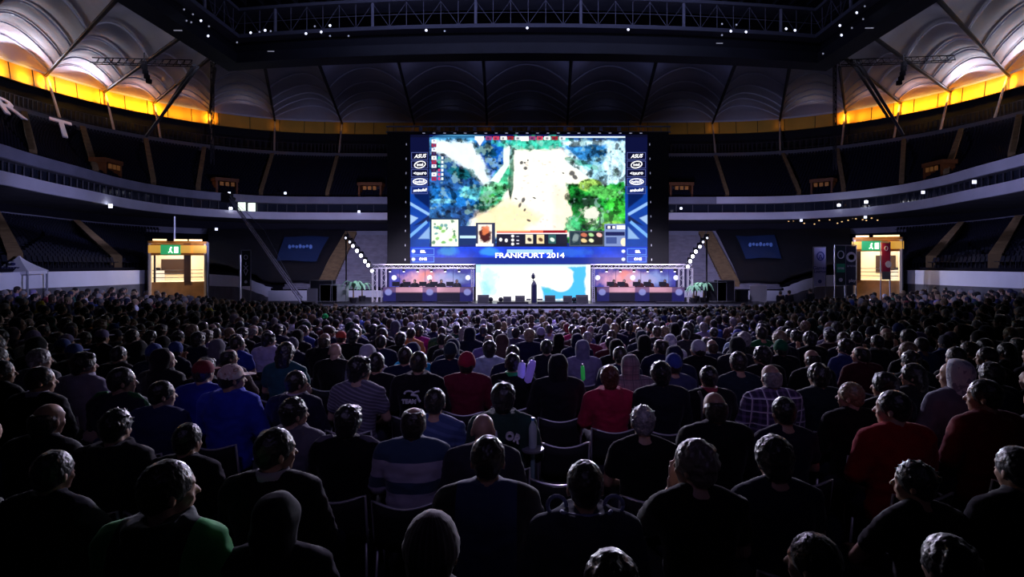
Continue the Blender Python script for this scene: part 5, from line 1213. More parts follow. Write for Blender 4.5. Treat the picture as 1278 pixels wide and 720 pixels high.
# (head column, head top row, label, keyword arguments)
LIST = [
 (539,652,'person in a grey ribbed knit beanie at the bottom edge, back of head only',dict(hat='beanie',hatmat='beanie',tc=bk,s=1.10,ztop=1.42)),
 (763,690,'person with curly blue-lit hair peeking over the bottom edge',dict(hair='curly',hc='dark',tc=bk)),
 (609,545,'broad person with cropped hair in black jacket with navy back panel',dict(hair='short',hc='dark',top='jacket',tmat='navyback',s=1.08)),
 (730,576,'person in grey-blue hooded jacket wearing headphones round the neck',dict(hair='short',hc='dark',top='hoodie',tc=(.05,.06,.09),extra=ex_phones,s=1.05)),
 (872,552,'person with wavy grey-brown hair in black shirt raising a hand to glasses',dict(hair='curly',hc='greybrown',top='tee',tc=bk,pose='chin',look='l',s=1.08,skin=1)),
 (218,574,'person in green sleeved dark hoodie looking to the right, lower left corner',dict(hair='short',hc='black',top='hoodie',tmat='greenback',look='r',s=1.12,skin=1)),
 (336,540,'person in black jacket over white collar facing right, left of the hooded one',dict(hair='short',hc='black',top='jacket',tc=bk,look='r',extra=ex_collar((.4,.36,.42)),s=1.08)),
 (346,612,'person in dark speckled hooded coat in front of the white collar one',dict(hat='hood',tc=(.02,.02,.03),hatc=(.02,.02,.03))),
 (963,546,'person with thick dark curls in a dark navy t-shirt',dict(hair='medium',hc='black',top='tee',tc=(.012,.014,.035),s=1.05)),
 (802,507,'person with short silver grey hair in a black top',dict(hair='messy',hc='grey',top='tee',tc=bk)),
 (601,515,'bald person half hidden behind the navy backed jacket',dict(hair=None,tc=(.03,.03,.05),skin=1)),
 (514,507,'person with thinning crown in navy sweater with two broad lilac bands',dict(hair='thinning',hc='dark',top='jacket',tmat='bands',s=1.02)),
 (543,485,'person with dark crew cut in a striped blue denim shirt',dict(hair='short',hc='dark',top='tee',tmat='denim',skin=0)),
 (421,507,'person with dark hair in black vest with grey shoulder, right of grey hoodie',dict(hair='medium',hc='black',top='jacket',tc=bk,extra=ex_stripes_side((.16,.15,.20)))),
 (383,497,'person with dark tousled hair in a thick grey hoodie, hood down',dict(hair='messy',hc='dark',top='hoodie',tc=(.15,.14,.19),look='r')),
 (341,463,'person with dark crop in navy jacket with white collar looking right',dict(hair='short',hc='dark',top='hoodie',tc=(.02,.02,.05),look='r',extra=ex_collar((.55,.45,.6)))),
 (284,455,'person in pale camouflage cap and bright royal blue hoodie',dict(hat='cap',hatmat='camo',hatc=(.6,.4,.4),top='hoodie',tc=(.03,.06,.62),s=1.08,look='r')),
 (253,452,'person in dark red cap and blue sweatshirt left of camouflage cap',dict(hat='cap',hatc=(.20,.015,.03),top='jacket',tc=(.015,.03,.36),s=1.05)),
 (449,445,'person with dark hair in grey striped t-shirt turning right',dict(hair='medium',hc='black',top='tee',tmat='stripes',look='r',s=1.08,skin=1)),
 (487,434,'person with dark hair in plain black suit jacket behind striped t-shirt',dict(hair='short',hc='black',top='jacket',tc=(.006,.006,.010),s=1.03)),
 (540,439,'person in black hoodie with white emblem and word TEAM on back',dict(hair='short',hc='dark',top='hoodie',tc=(.008,.006,.012),extra=ex_hoodie_logo,s=1.06)),
 (587,440,'person in crimson knit cap and dark red sweatshirt',dict(hat='beanie',hatc=(.42,.02,.06),top='jacket',tc=(.17,.01,.035),s=1.03)),
 (628,479,'person in dark green hoodie with curved white letters and sunglasses on head',dict(hair='medium',hc='black',top='hoodie',tc=(.02,.055,.045),extra=ex_arc,s=1.04)),
 (640,441,'person in black jacket with bright green collar beside purple clap sticks',dict(hair='short',hc='black',top='jacket',tc=bk,extra=ex_collar((.02,.42,.12)))),
 (694,443,'person with black hood raised sitting alone before the empty chairs',dict(hat='hood',top='jacket',tc=(.010,.010,.018),hatc=(.010,.010,.018),s=1.04)),
 (751,455,'person with auburn hair in a raspberry red hoodie, hood down',dict(hair='medium',hc='red',top='hoodie',tc=(.50,.02,.07),s=1.0)),
 (795,443,'person in beige checked hoodie with patterned hood raised',dict(hat='hood',hatmat='check',hatc=(.4,.3,.3),top='jacket',tmat='check')),
 (779,434,'person with round dark head in navy coat left of the white headscarf',dict(hair='short',hc='dark',top='jacket',tc=nv)),
 (821,452,'person with full dark hair in black jacket right of the checked hoodie',dict(hair='medium',hc='black',top='jacket',tc=(.008,.010,.020),s=1.04)),
 (877,457,'person with red collar and khaki backpack strap on black jacket',dict(hair='short',hc='black',top='jacket',tc=bk,extra=lambda o,t,pv:(ex_collar((.35,.03,.05))(o,t,pv),ex_strap(o,t,pv)))),
 (892,488,'person with shiny bald crown in black pullover behind grey-brown wavy hair',dict(hair='balding',hc='dark',top='jacket',tc=bk,s=1.06,skin=2)),
 (968,454,'balding person in purple and white plaid shirt',dict(hair='balding',hc='grey',top='jacket',tmat='plaid',s=1.06,skin=1)),
 (978,496,'person with neat black hair in front of the plaid shirt',dict(hair='short',hc='black',top='tee',tc=(.012,.01,.03))),
 (916,439,'person with shaved head in dark teal top right of backpack strap',dict(hair='short',hc='dark',top='tee',tc=(.012,.025,.04),s=1.04)),
 (846,434,'person in dark navy hood raised, next to the white headscarf',dict(hat='hood',top='jacket',tc=(.012,.016,.05),hatc=(.012,.016,.05))),
 (836,418,'person wearing a bright white headscarf and white top',dict(hat='hood',hatmat='whitehood',hatc=(.8,.8,.9),top='jacket',tc=(.65,.65,.75))),
 (822,439,'person in round royal blue cap between white headscarf and dark jacket',dict(hat='beanie',hatc=(.04,.07,.34),top='tee',tc=(.05,.06,.14))),
 (921,412,'person in blue cap and sky white shirt over a dark vest',dict(hat='cap',hatc=(.04,.05,.35),top='jacket',tc=(.45,.62,.75))),
 (950,409,'person with dark hair in emerald green shirt right of the blue cap',dict(hair='short',hc='dark',top='tee',tc=(.01,.15,.05),s=1.06)),
 (974,425,'person in green knitted cap and black jacket',dict(hat='beanie',hatc=(.01,.14,.06),top='jacket',tc=bk)),
 (958,433,'person with light-edged dark hair between green cap and plaid shirt',dict(hair='medium',hc='black',tc=bk,look='l')),
 (1034,411,'person with pale grey hood raised and lilac sweater, seen from behind',dict(hat='hood',top='jacket',tc=(.40,.38,.50),hatc=(.45,.45,.55))),
 (1007,436,'person with bald reddish head left of the curly dark cap',dict(hair='balding',hc='dark',tc=bk,skin=0)),
 (1031,455,'person with wide dark curls in dark teal jacket',dict(hair='curly',hc='black',top='jacket',tc=(.010,.02,.03),s=1.03)),
 (1050,477,'person with short fair hair in black jacket, face turned left',dict(hair='short',hc='blond',tc=bk,look='l',skin=1)),
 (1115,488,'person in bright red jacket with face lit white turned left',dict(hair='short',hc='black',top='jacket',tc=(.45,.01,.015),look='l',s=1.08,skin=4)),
 (1184,450,'person hidden under a large pale blue-grey hood at right',dict(hat='hood',hatmat='whitehood',top='jacket',tc=(.22,.22,.30),s=1.12,look='l')),
 (1229,474,'person in dark red pullover looking left near the right edge',dict(hair='short',hc='black',top='jacket',tc=(.20,.008,.012),look='l',s=1.1)),
 (1104,466,'person with dark bushy hair behind the red jacket, facing left',dict(hair='medium',hc='black',tc=bk,look='l')),
 (1140,455,'person with long dark hair in profile, left of the pale hood',dict(hair='long',hc='black',tc=dg_,look='l')),
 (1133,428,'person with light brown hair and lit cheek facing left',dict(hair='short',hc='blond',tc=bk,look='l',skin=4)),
 (1150,423,'person in blue t-shirt right of the light brown hair',dict(hair='short',hc='dark',top='tee',tc=(.02,.07,.25))),
 (357,428,'person with long dark hair in a teal shirt',dict(hair='long',hc='black',top='tee',tc=(.02,.10,.12),s=1.05)),
 (335,417,'person with dark hair in a white hoodie, hood down on the back',dict(hair='medium',hc='black',top='hoodie',tc=(.55,.50,.70),look='r')),
 (296,421,'person with dark hair in royal blue shirt looking right',dict(hair='short',hc='dark',top='tee',tc=(.02,.05,.40),look='r')),
 (272,425,'person with black hair under grey arc of a hood, left of blue shirt',dict(hat='hood',hatc=(.14,.13,.18),tc=(.05,.05,.08))),
 (219,473,'person with dark crop draping an arm over the chair beside, face in profile',dict(hair='short',hc='black',tc=(.03,.04,.16),look='r',pose='drape',skin=4)),
 (171,459,'person with short hair in green trimmed jacket looking right',dict(hair='short',hc='dark',top='jacket',tc=(.03,.03,.06),look='r',extra=ex_stripes_side((.03,.20,.06)),s=1.06)),
 (104,441,'person with black hair in white patterned hoodie at far left',dict(hair='medium',hc='black',top='hoodie',tc=(.40,.36,.50),look='r',s=1.05)),
 (50,458,'person with pale collar in profile looking right near the left edge',dict(hair='short',hc='dark',tc=bk,look='r',extra=ex_collar((.5,.45,.6)),s=1.06)),
 (418,428,'person with shaved pinkish head in black jacket',dict(hair=None,tc=bk,skin=1)),
 (464,431,'person with pale lilac hood raised behind the striped t-shirt',dict(hat='hood',hatc=(.50,.48,.60),tc=(.45,.43,.55))),
 (503,434,'person with dark oval head right of the black suit jacket',dict(hair='short',hc='dark',tc=nv)),
 (521,430,'person in bright cyan t-shirt with navy hood',dict(hat='hood',hatc=(.02,.02,.09),top='tee',tc=(.02,.42,.72))),
 (498,416,'person with outlined black hair two rows behind the cyan shirt',dict(hair='medium',hc='black',tc=bk)),
 (478,418,'person with dark hair and navy coat left of the outlined black hair',dict(hair='short',hc='dark',tc=nv)),
 (426,414,'person in red cap and orange-lit red scarf',dict(hat='cap',hatc=(.6,.08,.05),tc=(.40,.03,.05))),
 (568,425,'person in dark navy hood raised left of the light blue shirt',dict(hat='hood',hatc=(.012,.02,.06),tc=(.01,.015,.05))),
 (597,426,'person with dark hair and pale blue collar above the crimson cap',dict(hair='medium',hc='black',top='hoodie',tc=(.45,.55,.75))),
 (640,431,'person with lit dark crown just behind the green collar',dict(hair='short',hc='dark',tc=nv)),
 (646,409,'person with tall dark hair and light jeans jacket in the middle',dict(hair='messy',hc='black',tc=(.07,.06,.13))),
 (610,417,'person with shaved head in lilac sweatshirt',dict(hair='balding',hc='dark',top='jacket',tc=(.20,.16,.45))),
 (692,424,'person with black hair in dark coat sitting apart beside the aisle',dict(hair='short',hc='black',tc=(.01,.01,.025))),
 (723,425,'person with grey-blue hood raised and lavender sweater',dict(hat='hood',hatc=(.22,.22,.38),tc=(.26,.24,.42))),
 (741,414,'person with grey hair in plum red jumper',dict(hair='short',hc='grey',top='jacket',tc=(.16,.015,.05))),
 (768,412,'person with brown crop in pale pink t-shirt',dict(hair='short',hc='brown',top='tee',tc=(.60,.36,.48))),
 (763,424,'person with black hood raised in front of the pale pink t-shirt',dict(hat='hood',hatc=bk,tc=bk)),
 (711,406,'person with dark hair in bright red-pink top near the aisle',dict(hair='short',hc='dark',top='tee',tc=(.55,.02,.12))),
 (726,407,'person with reddish hair in denim blue jacket',dict(hair='medium',hc='red',tc=(.10,.12,.35))),
 (689,405,'person with dark hair in white lilac shirt across the aisle',dict(hair='short',hc='dark',top='tee',tc=(.55,.52,.80))),
 (673,409,'person in pale lavender knit cap beside the white lilac shirt',dict(hat='beanie',hatc=(.40,.38,.65),tc=nv)),
 (788,413,'person in teal black hood raised right of the pale pink t-shirt',dict(hat='hood',hatc=(.015,.03,.05),tc=(.012,.02,.04))),
 (856,411,'person with dark tall head in charcoal jacket right of white headscarf',dict(hair='short',hc='black',tc=(.04,.04,.05))),
 (878,404,'person with white-blond hair in lilac jacket',dict(hair='medium',hc='grey',top='jacket',tc=(.40,.34,.55))),
 (517,409,'person lit orange between dark heads in the left centre block',dict(hair='short',hc='dark',top='tee',tc=(.85,.30,.10))),  # orange light on this one put into the shirt colour
 (513,403,'person in white peaked cap in the left centre block',dict(hat='cap',hatc=(.75,.75,.9),tc=(.35,.35,.5))),
 (526,408,'person with dark hair in magenta purple top',dict(hair='medium',hc='black',tc=(.30,.01,.22))),
 (52,376,'person in yellow hooded top far back at left',dict(hat='hood',hatc=(.75,.60,.03),tc=(.55,.40,.02))),
 (262,385,'person in yellow cap by the foot of the left entrance tunnel pole',dict(hat='cap',hatc=(.85,.68,.10),tc=(.05,.05,.05))),
 (131,393,'person in bright green jacket in the dark left block',dict(hair='short',hc='dark',top='jacket',tc=(.02,.38,.08))),
 (406,392,'person in neon green cap by the crane foot',dict(hat='beanie',hatc=(.05,.85,.20),tc=(.02,.2,.06))),
 (1036,386,'person in white cap and blue top before the right tunnel',dict(hat='cap',hatc=(.8,.8,.9),tc=(.04,.15,.35))),
 (1104,368,'person with white bright cap under the crimson feather banner',dict(hat='beanie',hatc=(.8,.8,.95),tc=nv)),
 (966,378,'person in bright red jacket standing out right of the stage',dict(hair='short',hc='dark',tc=(.55,.01,.03))),
 (1026,396,'person in green jersey near the right tunnel ramp',dict(hair='short',hc='dark',top='tee',tc=(.02,.25,.12))),
 (560,427,'person in dark teal knit cap right of the shaved heads',dict(hat='beanie',hatc=(.02,.04,.06),tc=nv)),
 (545,408,'person with dark green top behind the navy hood',dict(hair='short',hc='dark',tc=(.02,.09,.05))),
 (570,405,'person with outlined dark hair in teal pullover',dict(hair='short',hc='black',tc=(.02,.08,.06))),
]
for i,q in enumerate(LIST):                       # patterned materials by key
    for k in ('tmat','hatmat'):
        if q[3].get(k): q[3][k] = PM[q[3][k]]
taken = []; POP = []; CH = []
def facing(x,y): return math.atan2(x, 36-y)*.85
def seat_depth(py, zt):
    """depth at which a seated head top of height zt shows at picture row py on this sloping floor"""
    lo, hi = 1.2, 40
    def f(Y): return CY+F*(H-(zt+floor_z(0,Y)))/Y
    for _ in range(50):
        m_ = (lo+hi)/2
        if f(m_) > py: lo = m_
        else: hi = m_
    return (lo+hi)/2
for px,py,lab,kw in LIST:
    s = kw.pop('s', 1.0); zt = kw.pop('ztop', 1.315*s); Y = seat_depth(py, zt)
    if py < 400:
        Y = min(Y, 27 if 250 < px < 1100 else 33)
        for _ in range(30):                       # side blocks: solve with the cross fall of the dish
            X = (px-CX)*Y/F; e = CY+F*(H-(zt+floor_z(X,Y)))/Y - py; Y += e*.05
            Y = max(10, min(31 if abs(X)>8 else 29.5, Y))
    X = (px-CX)*Y/F; POP.append([X,Y,s,lab,kw,True])
# push apart any two that would share a seat
for it in range(60):
    for i in range(len(POP)):
        for j in range(i+1,len(POP)):
            a,b = POP[i],POP[j]; dx, dy = b[0]-a[0], b[1]-a[1]
            if abs(dx) < .50 and abs(dy) < .66:
                if abs(dy)/.66 > abs(dx)/.50: m_ = (.66-abs(dy))*.26*(1 if dy>=0 else -1); a[1]-=m_; b[1]+=m_
                else: m_ = (.50-abs(dx))*.26*(1 if dx>=0 else -1); a[0]-=m_; b[0]+=m_
# empty chairs seen near the middle aisle
EMPTY = [(698,601),(704,555),(697,524),(686,501),(793,601),(588,626)]
for px,py in EMPTY:
    Y = F*(H-.755)/(py-CY)+.27; X = (px-CX)*(Y-.27)/F; ok = all(not(abs(X-q[0])<.42 and abs(Y-q[1])<.6) for q in POP)
    if ok: POP.append([X,Y,1,None,None,False])
# fill the remaining seats
COLS = [('black',(.004,.004,.007)),('navy',(.008,.010,.04)),('charcoal',(.015,.015,.022)),('grey',(.09,.09,.13)),('dark green',(.01,.04,.03)),('brown',(.06,.035,.03)),('dark red',(.10,.01,.02)),('blue',(.03,.06,.25)),('lilac',(.22,.18,.38)),('white',(.5,.5,.62))]
CW = [.30,.22,.16,.10,.06,.05,.03,.035,.025,.02]
rr = random.Random(11)
def rand_kw(px, Yd=9):
    c = rr.choices(range(len(COLS)), CW)[0]
    if Yd < 6: c %= 3  # foreground shade put into colour: nearest rows get dark clothes and black hair
    cn, cc = COLS[c]; top = rr.choice(['jacket','jacket','tee','hoodie','hoodie']); kw = dict(top=top, tc=tuple(v*rr.uniform(.8,1.2) for v in cc), skin=rr.randrange(5), pose=rr.choice(['lap','lap','lap','knees','knees','lap','chin'] ))
    r = rr.random() if Yd > 6 else rr.uniform(.27,1)
    if r < .12: kw['hat']='hood'; kw['hatc']=kw['tc']; d = 'hood up'
    elif r < .20: kw['hat']='cap'; k=rr.randrange(len(COLS)); kw['hatc']=COLS[k][1]; d = COLS[k][0]+' cap'
    elif r < .27: kw['hat']='beanie'; k=rr.randrange(len(COLS)); kw['hatc']=COLS[k][1]; d = COLS[k][0]+' beanie'
    else:
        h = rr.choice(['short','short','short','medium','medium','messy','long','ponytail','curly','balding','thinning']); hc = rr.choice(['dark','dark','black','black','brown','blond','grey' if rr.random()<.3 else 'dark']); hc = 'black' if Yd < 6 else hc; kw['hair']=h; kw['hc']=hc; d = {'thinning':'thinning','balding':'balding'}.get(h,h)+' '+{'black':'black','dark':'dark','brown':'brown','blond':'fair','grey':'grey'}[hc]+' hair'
    kw['look'] = rr.choice(['n','n','n','r' if px < CX-120 else 'n','l' if px > CX+120 else 'n'])
    if Yd < 6 and kw['pose']=='chin': kw['pose']='lap'
    if kw['look']=='r' and kw['pose']=='chin': kw['pose']='lap'
    return kw, d, cn, {'tee':'shirt','jacket':'jacket','hoodie':'hoodie'}[top]
rows = []; k = 0; Yr = 2.3
while Yr < 30.2:
    rows.append(Yr); Yr += .80 if Yr < 12 else .86
FILL = []
for ri,Y0 in enumerate(rows):
    hw = min(26.5, .93*Y0+1.6) ; x = -hw+rr.uniform(0,.3)
    while x < hw:
        Y = Y0+.012*x*x*(1 if abs(x)<6 else .0)+(.43 if abs(x)>=6 else 0)+min(0, 0)+rr.uniform(-.05,.05); px = CX+F*x/Y
        lim_out = 21.2+.0*Y
        ok = Y < 28.6 and abs(x) < (np.interp(Y,[2,20,30,40],[17.0,18.5,20.5,20]))
        if Y < 7.2 and 395 < px < 1010: ok = False                 # this part is fully described in LIST
        if Y < 7.2 and 640 < px < 760: ok = False
        if abs(x-.45*(0)) < 0: ok = False
        if 6.5 < Y < 14 and abs(px-(CX+22)) < 12 : ok = False      # the narrow aisle right of the middle
        if px < -90 or px > 1368: ok = False
        if ok and rr.random() < (.06 if Y<20 else .03): ok = False
        if ok: FILL.append((x,Y,ri))
        x += rr.uniform(.50,.56) if rr.random() > .03 else 1.0
pts = [(q[0],q[1]) for q in POP]
FILL = [f for f in FILL if all(not(abs(f[0]-a)<.46 and abs(f[1]-b)<.60) for a,b in pts)]
FILL.sort(key=lambda f: f[1])
n_ind = 300-sum(1 for q in POP if q[5]); ORD = ['first','second','third','fourth','fifth','sixth','seventh','eighth','ninth','tenth','eleventh','twelfth','thirteenth','fourteenth','fifteenth','sixteenth','seventeenth','eighteenth','nineteenth','twentieth']
def inview(f): px = CX+F*f[0]/f[1]; py = CY+F*(H-1.3-floor_z(f[0],f[1]))/f[1]; return -15 < px < 1293 and py < 735
near = [f for f in FILL if inview(f)][:n_ind]; nset = set(near); far = [f for f in FILL if f not in nset]
for q in POP:
    X,Y,s,lab,kw,isp = q; z = floor_z(X,Y); rz = facing(X,Y)
    if isp: person(X,Y,z,rz,s=s,label=lab,**kw)
    if Y < 12.5: chair(X,Y-.02,z,rz, ('black metal-rimmed chair under the person '+' '.join(lab.replace('person ','').split()[:9]).rstrip(',') if isp else None))
chairs = [o for o in col.objects if o.name.startswith('stacking_chair') and not o.get('label')]
for i,c in enumerate(sorted(chairs,key=lambda o:o.location.y)):
    c['label'] = ['empty black chair nearest the camera, right of the broad navy backed jacket','empty black chair left of the headphones wearer, closest to the aisle','empty black chair in front of the silver-haired person','empty black chair directly before the first empty chair by the aisle','empty black chair behind the lone black hood','empty black chair just behind the raised black hood, farthest of the empty run'][i%6]
byrow = {}
for f in near: byrow.setdefault(f[2],[]).append(f)
def ordn(n): 
    if n < 20: return ORD[n]
    t,u = divmod(n+1,10); w_ = ['twent','thirt','fort'][t-2]
    return w_+'ieth' if u==0 else w_.replace('twent','twenty').replace('thirt','thirty').replace('fort','forty')+'-'+ORD[u-1]
for ri,fs in byrow.items():
    fs.sort()
    L = [f for f in fs if f[0] < 0]; Rg = [f for f in fs if f[0] >= 0][::-1]
    for side,grp in (('left',L),('right',Rg)):
        for n_,f in enumerate(grp):
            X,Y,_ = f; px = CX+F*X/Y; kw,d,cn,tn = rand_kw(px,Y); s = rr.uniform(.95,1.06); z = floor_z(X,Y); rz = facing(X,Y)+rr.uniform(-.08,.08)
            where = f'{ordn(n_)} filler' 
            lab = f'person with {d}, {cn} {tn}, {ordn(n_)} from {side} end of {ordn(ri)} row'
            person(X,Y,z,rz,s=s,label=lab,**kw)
            if Y < 9.5: chair(X,Y-.02,z,rz,f'black chair with metal rim, {ordn(n_)} from {side} end of {ordn(ri)} row')
# the booth players
for (x,y,side,i) in booth_people:
    kw,d,cn,tn = rand_kw(0); kw['pose']='lap'; kw['look']='n'; kw['hat']=None; kw['hair']='short'; kw['tc']=(.06,.015,.02) if side>0 else (.02,.02,.03); kw['top']='tee'
    person(x,y,ZD,PI,label=f'player facing the audience at the {"left" if side<0 else "right"} booth desk, {ORD[i]} from the left',**kw)
    chair(x,y+.02,ZD,PI,f'chair of the {ORD[i]} player from the left in the {"left" if side<0 else "right"} booth')
# a few standing stewards far right by the board
def standing(x,y,rz,lab,tc):
    z = floor_z(x,y); mb = MB()
    for s in (-1,1):
        mb.cap((s*.09,0,.88),.085,(s*.10,0,.48),.058); mb.cap((s*.10,0,.48),.058,(s*.10,-.02,.08),.040); mb.cap((s*.10,-.02,.05),.04,(s*.11,.12,.035),.03)
        mb.cap((s*.19,0,1.42),.058,(s*.24,-.02,1.14),.042); mb.cap((s*.24,-.02,1.14),.042,(s*.23,.06,.90),.030); hand(mb,(s*.23,.06,.90),(s*.23,.08,.80),s,Vector((0,1,0)))
    mb.loft([(0,0,.84,.16,.11),(0,0,1.0,.15,.105),(0,0,1.2,.165,.115),(0,0,1.38,.185,.105),(0,0,1.45,.14,.08),(0,0,1.49,.07,.06)],20)
    h = MB(); head_prims(h,0); mb.add([Vector(v)+Vector((0,.005,.40)) for v in h.v],h.f)
    o = link('person',remesh(mb,'standing_person',.014,2,m=M_skin),None,(x,y,z),(0,0,rz)); o.color=(*SK[1],1); tag(o,lab,'person')
    t = MB(); t.loft([(0,0,.82,.19,.14),(0,0,1.0,.175,.13),(0,0,1.2,.19,.14),(0,0,1.38,.21,.13),(0,0,1.45,.16,.10)],20)
    for s in (-1,1): t.cap((s*.19,0,1.41),.078,(s*.24,-.02,1.14),.06); t.cap((s*.24,-.02,1.14),.06,(s*.23,.05,.93),.045)
    j = link('jacket',remesh(t,'standing_jacket',.018,3,cloth_noise(.008,9,1),M_cloth),o); j.color=(*tc,1)
    l = MB()
    for s in (-1,1): l.cap((s*.09,0,.88),.10,(s*.10,0,.48),.075); l.cap((s*.10,0,.48),.075,(s*.10,-.02,.12),.06)
    link('trousers',remesh(l,'standing_trousers',.02,2,None,M_trous),o)
    hh = link('hair',HAIR['short'],o,PIV+Vector((0,.005,.40))); hh.color=(*HC['dark'],1)
for px,lab,tc in ((974,'first of three standing people before the white board at right',(.02,.02,.03)),(985,'second of three standing people before the white board at right',(.03,.03,.05)),(1011,'third standing person before the white board, nearest the lilac banner',(.02,.03,.05))):
    Y = 33.0; X = lx(px,Y); standing(X,Y,.3,lab,tc)
# extra objects in the crowd
def clap(px,y0,y1,Y,tilt,colr,lab):
    p = P(px,y1,Y); L = (y1-y0)*Y/F; t = empty('inflatable_clap_stick',p,0,lab,'clap stick'); mm = mat('stick%s'%str(colr),colr,.3,emit=colr,estr=.12); M_ = Matrix.Rotation(tilt,3,'Y')
    q = .55 if colr[1] > .5 else 1; mb = MB(); mb.lathe([(.01,0),(.04*q,.02),(.045*q,.08),(.045*q,L-.06),(.035*q,L-.01),(.01,L)],(0,0,0),14,M_); mb.build('tube',mm,t,smooth=True); MB().tube(M_@Vector((0,0,L)),M_@Vector((0,0,L+.02)),.012).build('valve',M_steel,t)
clap(658,448,478,6.35,R(14),(.30,.20,.95),'purple inflatable clap stick leaning right beside the green collar'); clap(650,452,476,6.5,R(4),(.35,.28,.95),'shorter purple clap stick next to the leaning one'); clap(728,456,475,6.6,R(-3),(.05,.75,.15),'slim green glowing clap stick left of the raspberry hoodie')
def bottle(x,y,z,lab,c=(.55,.65,.7)):
    t = empty('plastic_bottle',(x,y,z),0,lab,'bottle'); MB().lathe([(.03,0),(.034,.01),(.034,.15),(.028,.18),(.012,.21),(.012,.225)],(0,0,0),14).build('body',mat('bottle_plastic%s'%str(c),c,.12,spec=.9),t,smooth=True); MB().lathe([(.015,0),(.015,.02)],(0,0,.222),10).build('screw_cap',mat('bottle_cap',(.1,.35,.7),.4),t)
bx = sx(665,4.55); t = empty('made_up_stand',(bx,4.6,0),0,'made-up slim stand in the aisle with bottle on top','stand'); MB().lathe([(.14,0),(.14,.02),(.02,.04)],(0,0,0),16).build('base',M_steel,t,smooth=True); MB().tube((0,0,.03),(0,0,.86),.018).build('post',mat('clear_tube',(.25,.4,.42),.1,spec=.9),t); MB().lathe([(.08,.86),(.09,.87),(.09,.885),(.0,.885)],(0,0,0),16).build('tray',M_steel,t)  # stand made up to carry the bottle in the aisle
bottle(bx,4.6,.885,'clear water bottle standing on the slim stand in the aisle')
# the rest of the audience: one object
def simple_person(rn):
    mb = MB(); mb.loft([(0,0,.42,.17,.12),(0,-.02,.62,.165,.12),(0,-.03,.88,.195,.13),(0,-.03,1.0,.22,.12),(0,-.02,1.06,.14,.085),(0,-.015,1.09,.075,.065)],10); a = len(mb.v)
    for s in (-1,1): mb.cap((s*.185,-.03,.99),.075,(s*.25,.04,.76),.058,6); mb.cap((s*.25,.04,.76),.055,(s*.12,.27,.645),.038,6)
    b = len(mb.v)
    for s in (-1,1): mb.cap((s*.09,0,.51),.09,(s*.15,.45,.50),.07,6); mb.cap((s*.15,.45,.50),.065,(s*.15,.42,.06),.05,6)
    c = len(mb.v); mb.tube((0,-.01,1.05),(0,0,1.16),.055,n=8,caps=False); mb.ell((0,.03,1.19),(.066,.085,.105),None,10,8)
    for s in (-1,1): mb.ell((s*.074,0,1.175),(.012,.02,.03),None,5,4)
    d = len(mb.v); mb.ell((0,-.006,1.225),(.086,.102,.098),None,12,8); mb.ell((0,-.045,1.17),(.072,.06,.07),None,8,6)
    return mb, (a,b,c,d)
mb, (a_,b_,c_,d_) = simple_person(0); pv_ = np.array(mb.v)
quads = [f if len(f)<=4 else None for f in mb.f]; faces = []
for f in mb.f: faces.append(f)
nv_ = len(pv_); cvs, cfs, ccs = [], [], []
for f in far:
    X,Y,_ = f; z = floor_z(X,Y); s = rr.uniform(.94,1.07); rz = facing(X,Y)+rr.uniform(-.25,.25); c,s_ = math.cos(rz)*s, math.sin(rz)*s
    v = np.stack([pv_[:,0]*c-pv_[:,1]*s_+X, pv_[:,0]*s_+pv_[:,1]*c+Y, pv_[:,2]*s+z],1); o_ = len(cvs)*nv_; cvs.append(v); cfs += [tuple(i+o_ for i in q) for q in faces]
    cl = np.zeros((nv_,4)); cl[:,3]=1; kk = rr.choices(range(len(COLS)),CW)[0]; top = np.array(COLS[kk][1])*rr.uniform(1.2,3.2); hr_ = np.array(HC[rr.choice(['dark','dark','black','black','brown','blond','grey'])]);  # far clothes lightened, putting the brighter light there into their colour
    if rr.random()<.2: hr_ = np.array(COLS[rr.choices(range(len(COLS)),CW)[0]][1])*1.3
    cl[:b_,:3]=top; cl[b_:c_,:3]=(.02,.022,.04); cl[c_:d_,:3]=SK[rr.randrange(5)]; cl[d_:,:3]=hr_; ccs.append(cl)
me = bpy.data.meshes.new('distant_audience'); me.from_pydata(np.concatenate(cvs).tolist(),[],cfs); ca = me.color_attributes.new('tint','FLOAT_COLOR','POINT'); ca.data.foreach_set('color',np.concatenate(ccs).ravel()); me.materials.append(attr_base('audience_tint','tint',.7)); me.shade_smooth()
tag(link('distant_audience',me),'dense mass of seated spectators farther back toward the stage','audience',None,'stuff')
fv_ = np.array(mb_far.v); cvs, cfs = [], []
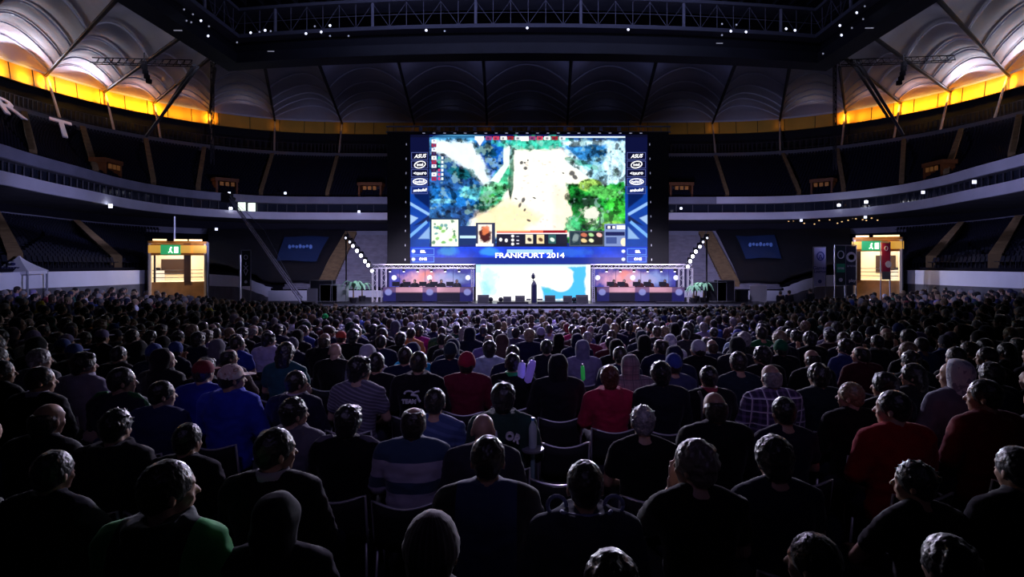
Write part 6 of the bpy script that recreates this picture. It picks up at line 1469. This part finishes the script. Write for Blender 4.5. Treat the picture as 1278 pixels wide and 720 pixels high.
for f in [q for q in FILL if q not in nset or q[1]>=9.5]:
    X,Y,_ = f; z = floor_z(X,Y); rz = facing(X,Y); c,s_ = math.cos(rz), math.sin(rz); o_=len(cvs)*len(fv_); cvs.append(np.stack([fv_[:,0]*c-fv_[:,1]*s_+X, fv_[:,0]*s_+fv_[:,1]*c+Y-.02, fv_[:,2]+z],1)); cfs += [tuple(i+o_ for i in q) for q in mb_far.f]
me = bpy.data.meshes.new('distant_seating'); me.from_pydata(np.concatenate(cvs).tolist(),[],cfs); me.materials.append(M_chair); tag(link('distant_seating',me),'rows of black floor chairs under the farther spectators','seating',None,'stuff')
print('people', sum(1 for q in POP if q[5])+len(near), 'far', len(far))

# ================================================================ audience light
light('SPOT','added_rear_fill',(0,-6,12),1150,(.52,.42,1),.6,target=(0,12.5,.2),angle=R(40),blend=1)  # unseen spot added behind the camera to fill the backs
light('SPOT','added_crowd_wash',(0,23,15.0),7500,(.48,.38,1),1.0,target=(0,17,-1),angle=R(58),blend=1)  # unseen spot added in mid air, standing in for the ring beam's lamps
for s_ in (-1,1): light('SPOT','slant_truss_lamp',(s_*10.8,35.8,3.6),14000,(.80,.78,1),.35,target=(s_*1.5,12.5,.6),angle=R(30),blend=1)
light('SPOT','screen_top_lamp',(0,34.8,10.8),30000,(.72,.62,1),.5,target=(0,15,0),angle=R(32),blend=1)  # unseen spot added above the screen to rim the heads
for s_ in (-1,1): light('SPOT','board_lamp',(s_*9,34.2,2.9),2400,(.62,.62,1),.2,target=(s_*21,27,1.4),angle=R(46),blend=1); light('SPOT','added_stand_wash',(s_*8,19,3.6),1900,(.50,.50,1),.5,target=(s_*29,27,6.4),angle=R(80),blend=1)  # unseen spots added to brighten the wall boards and nearer parapets
light('AREA','added_blue_fill',(0,43,14.6),60,(.35,.40,1),30,target=(0,52,19.5),size_y=.6)  # unseen blue area light added to tint the middle vaults
for s_ in (-1,1):
    light('SPOT','added_stand_wash',(s_*14,30,3.5),4800,(.50,.50,1),.5,target=(s_*32,42,7.6),angle=R(60),blend=1); light('SPOT','added_stand_wash',(s_*10,38,4.5),6000,(.50,.50,1),.5,target=(s_*24,60,7.2),angle=R(56),blend=1)  # further unseen spots added to lift the parapets of the stands
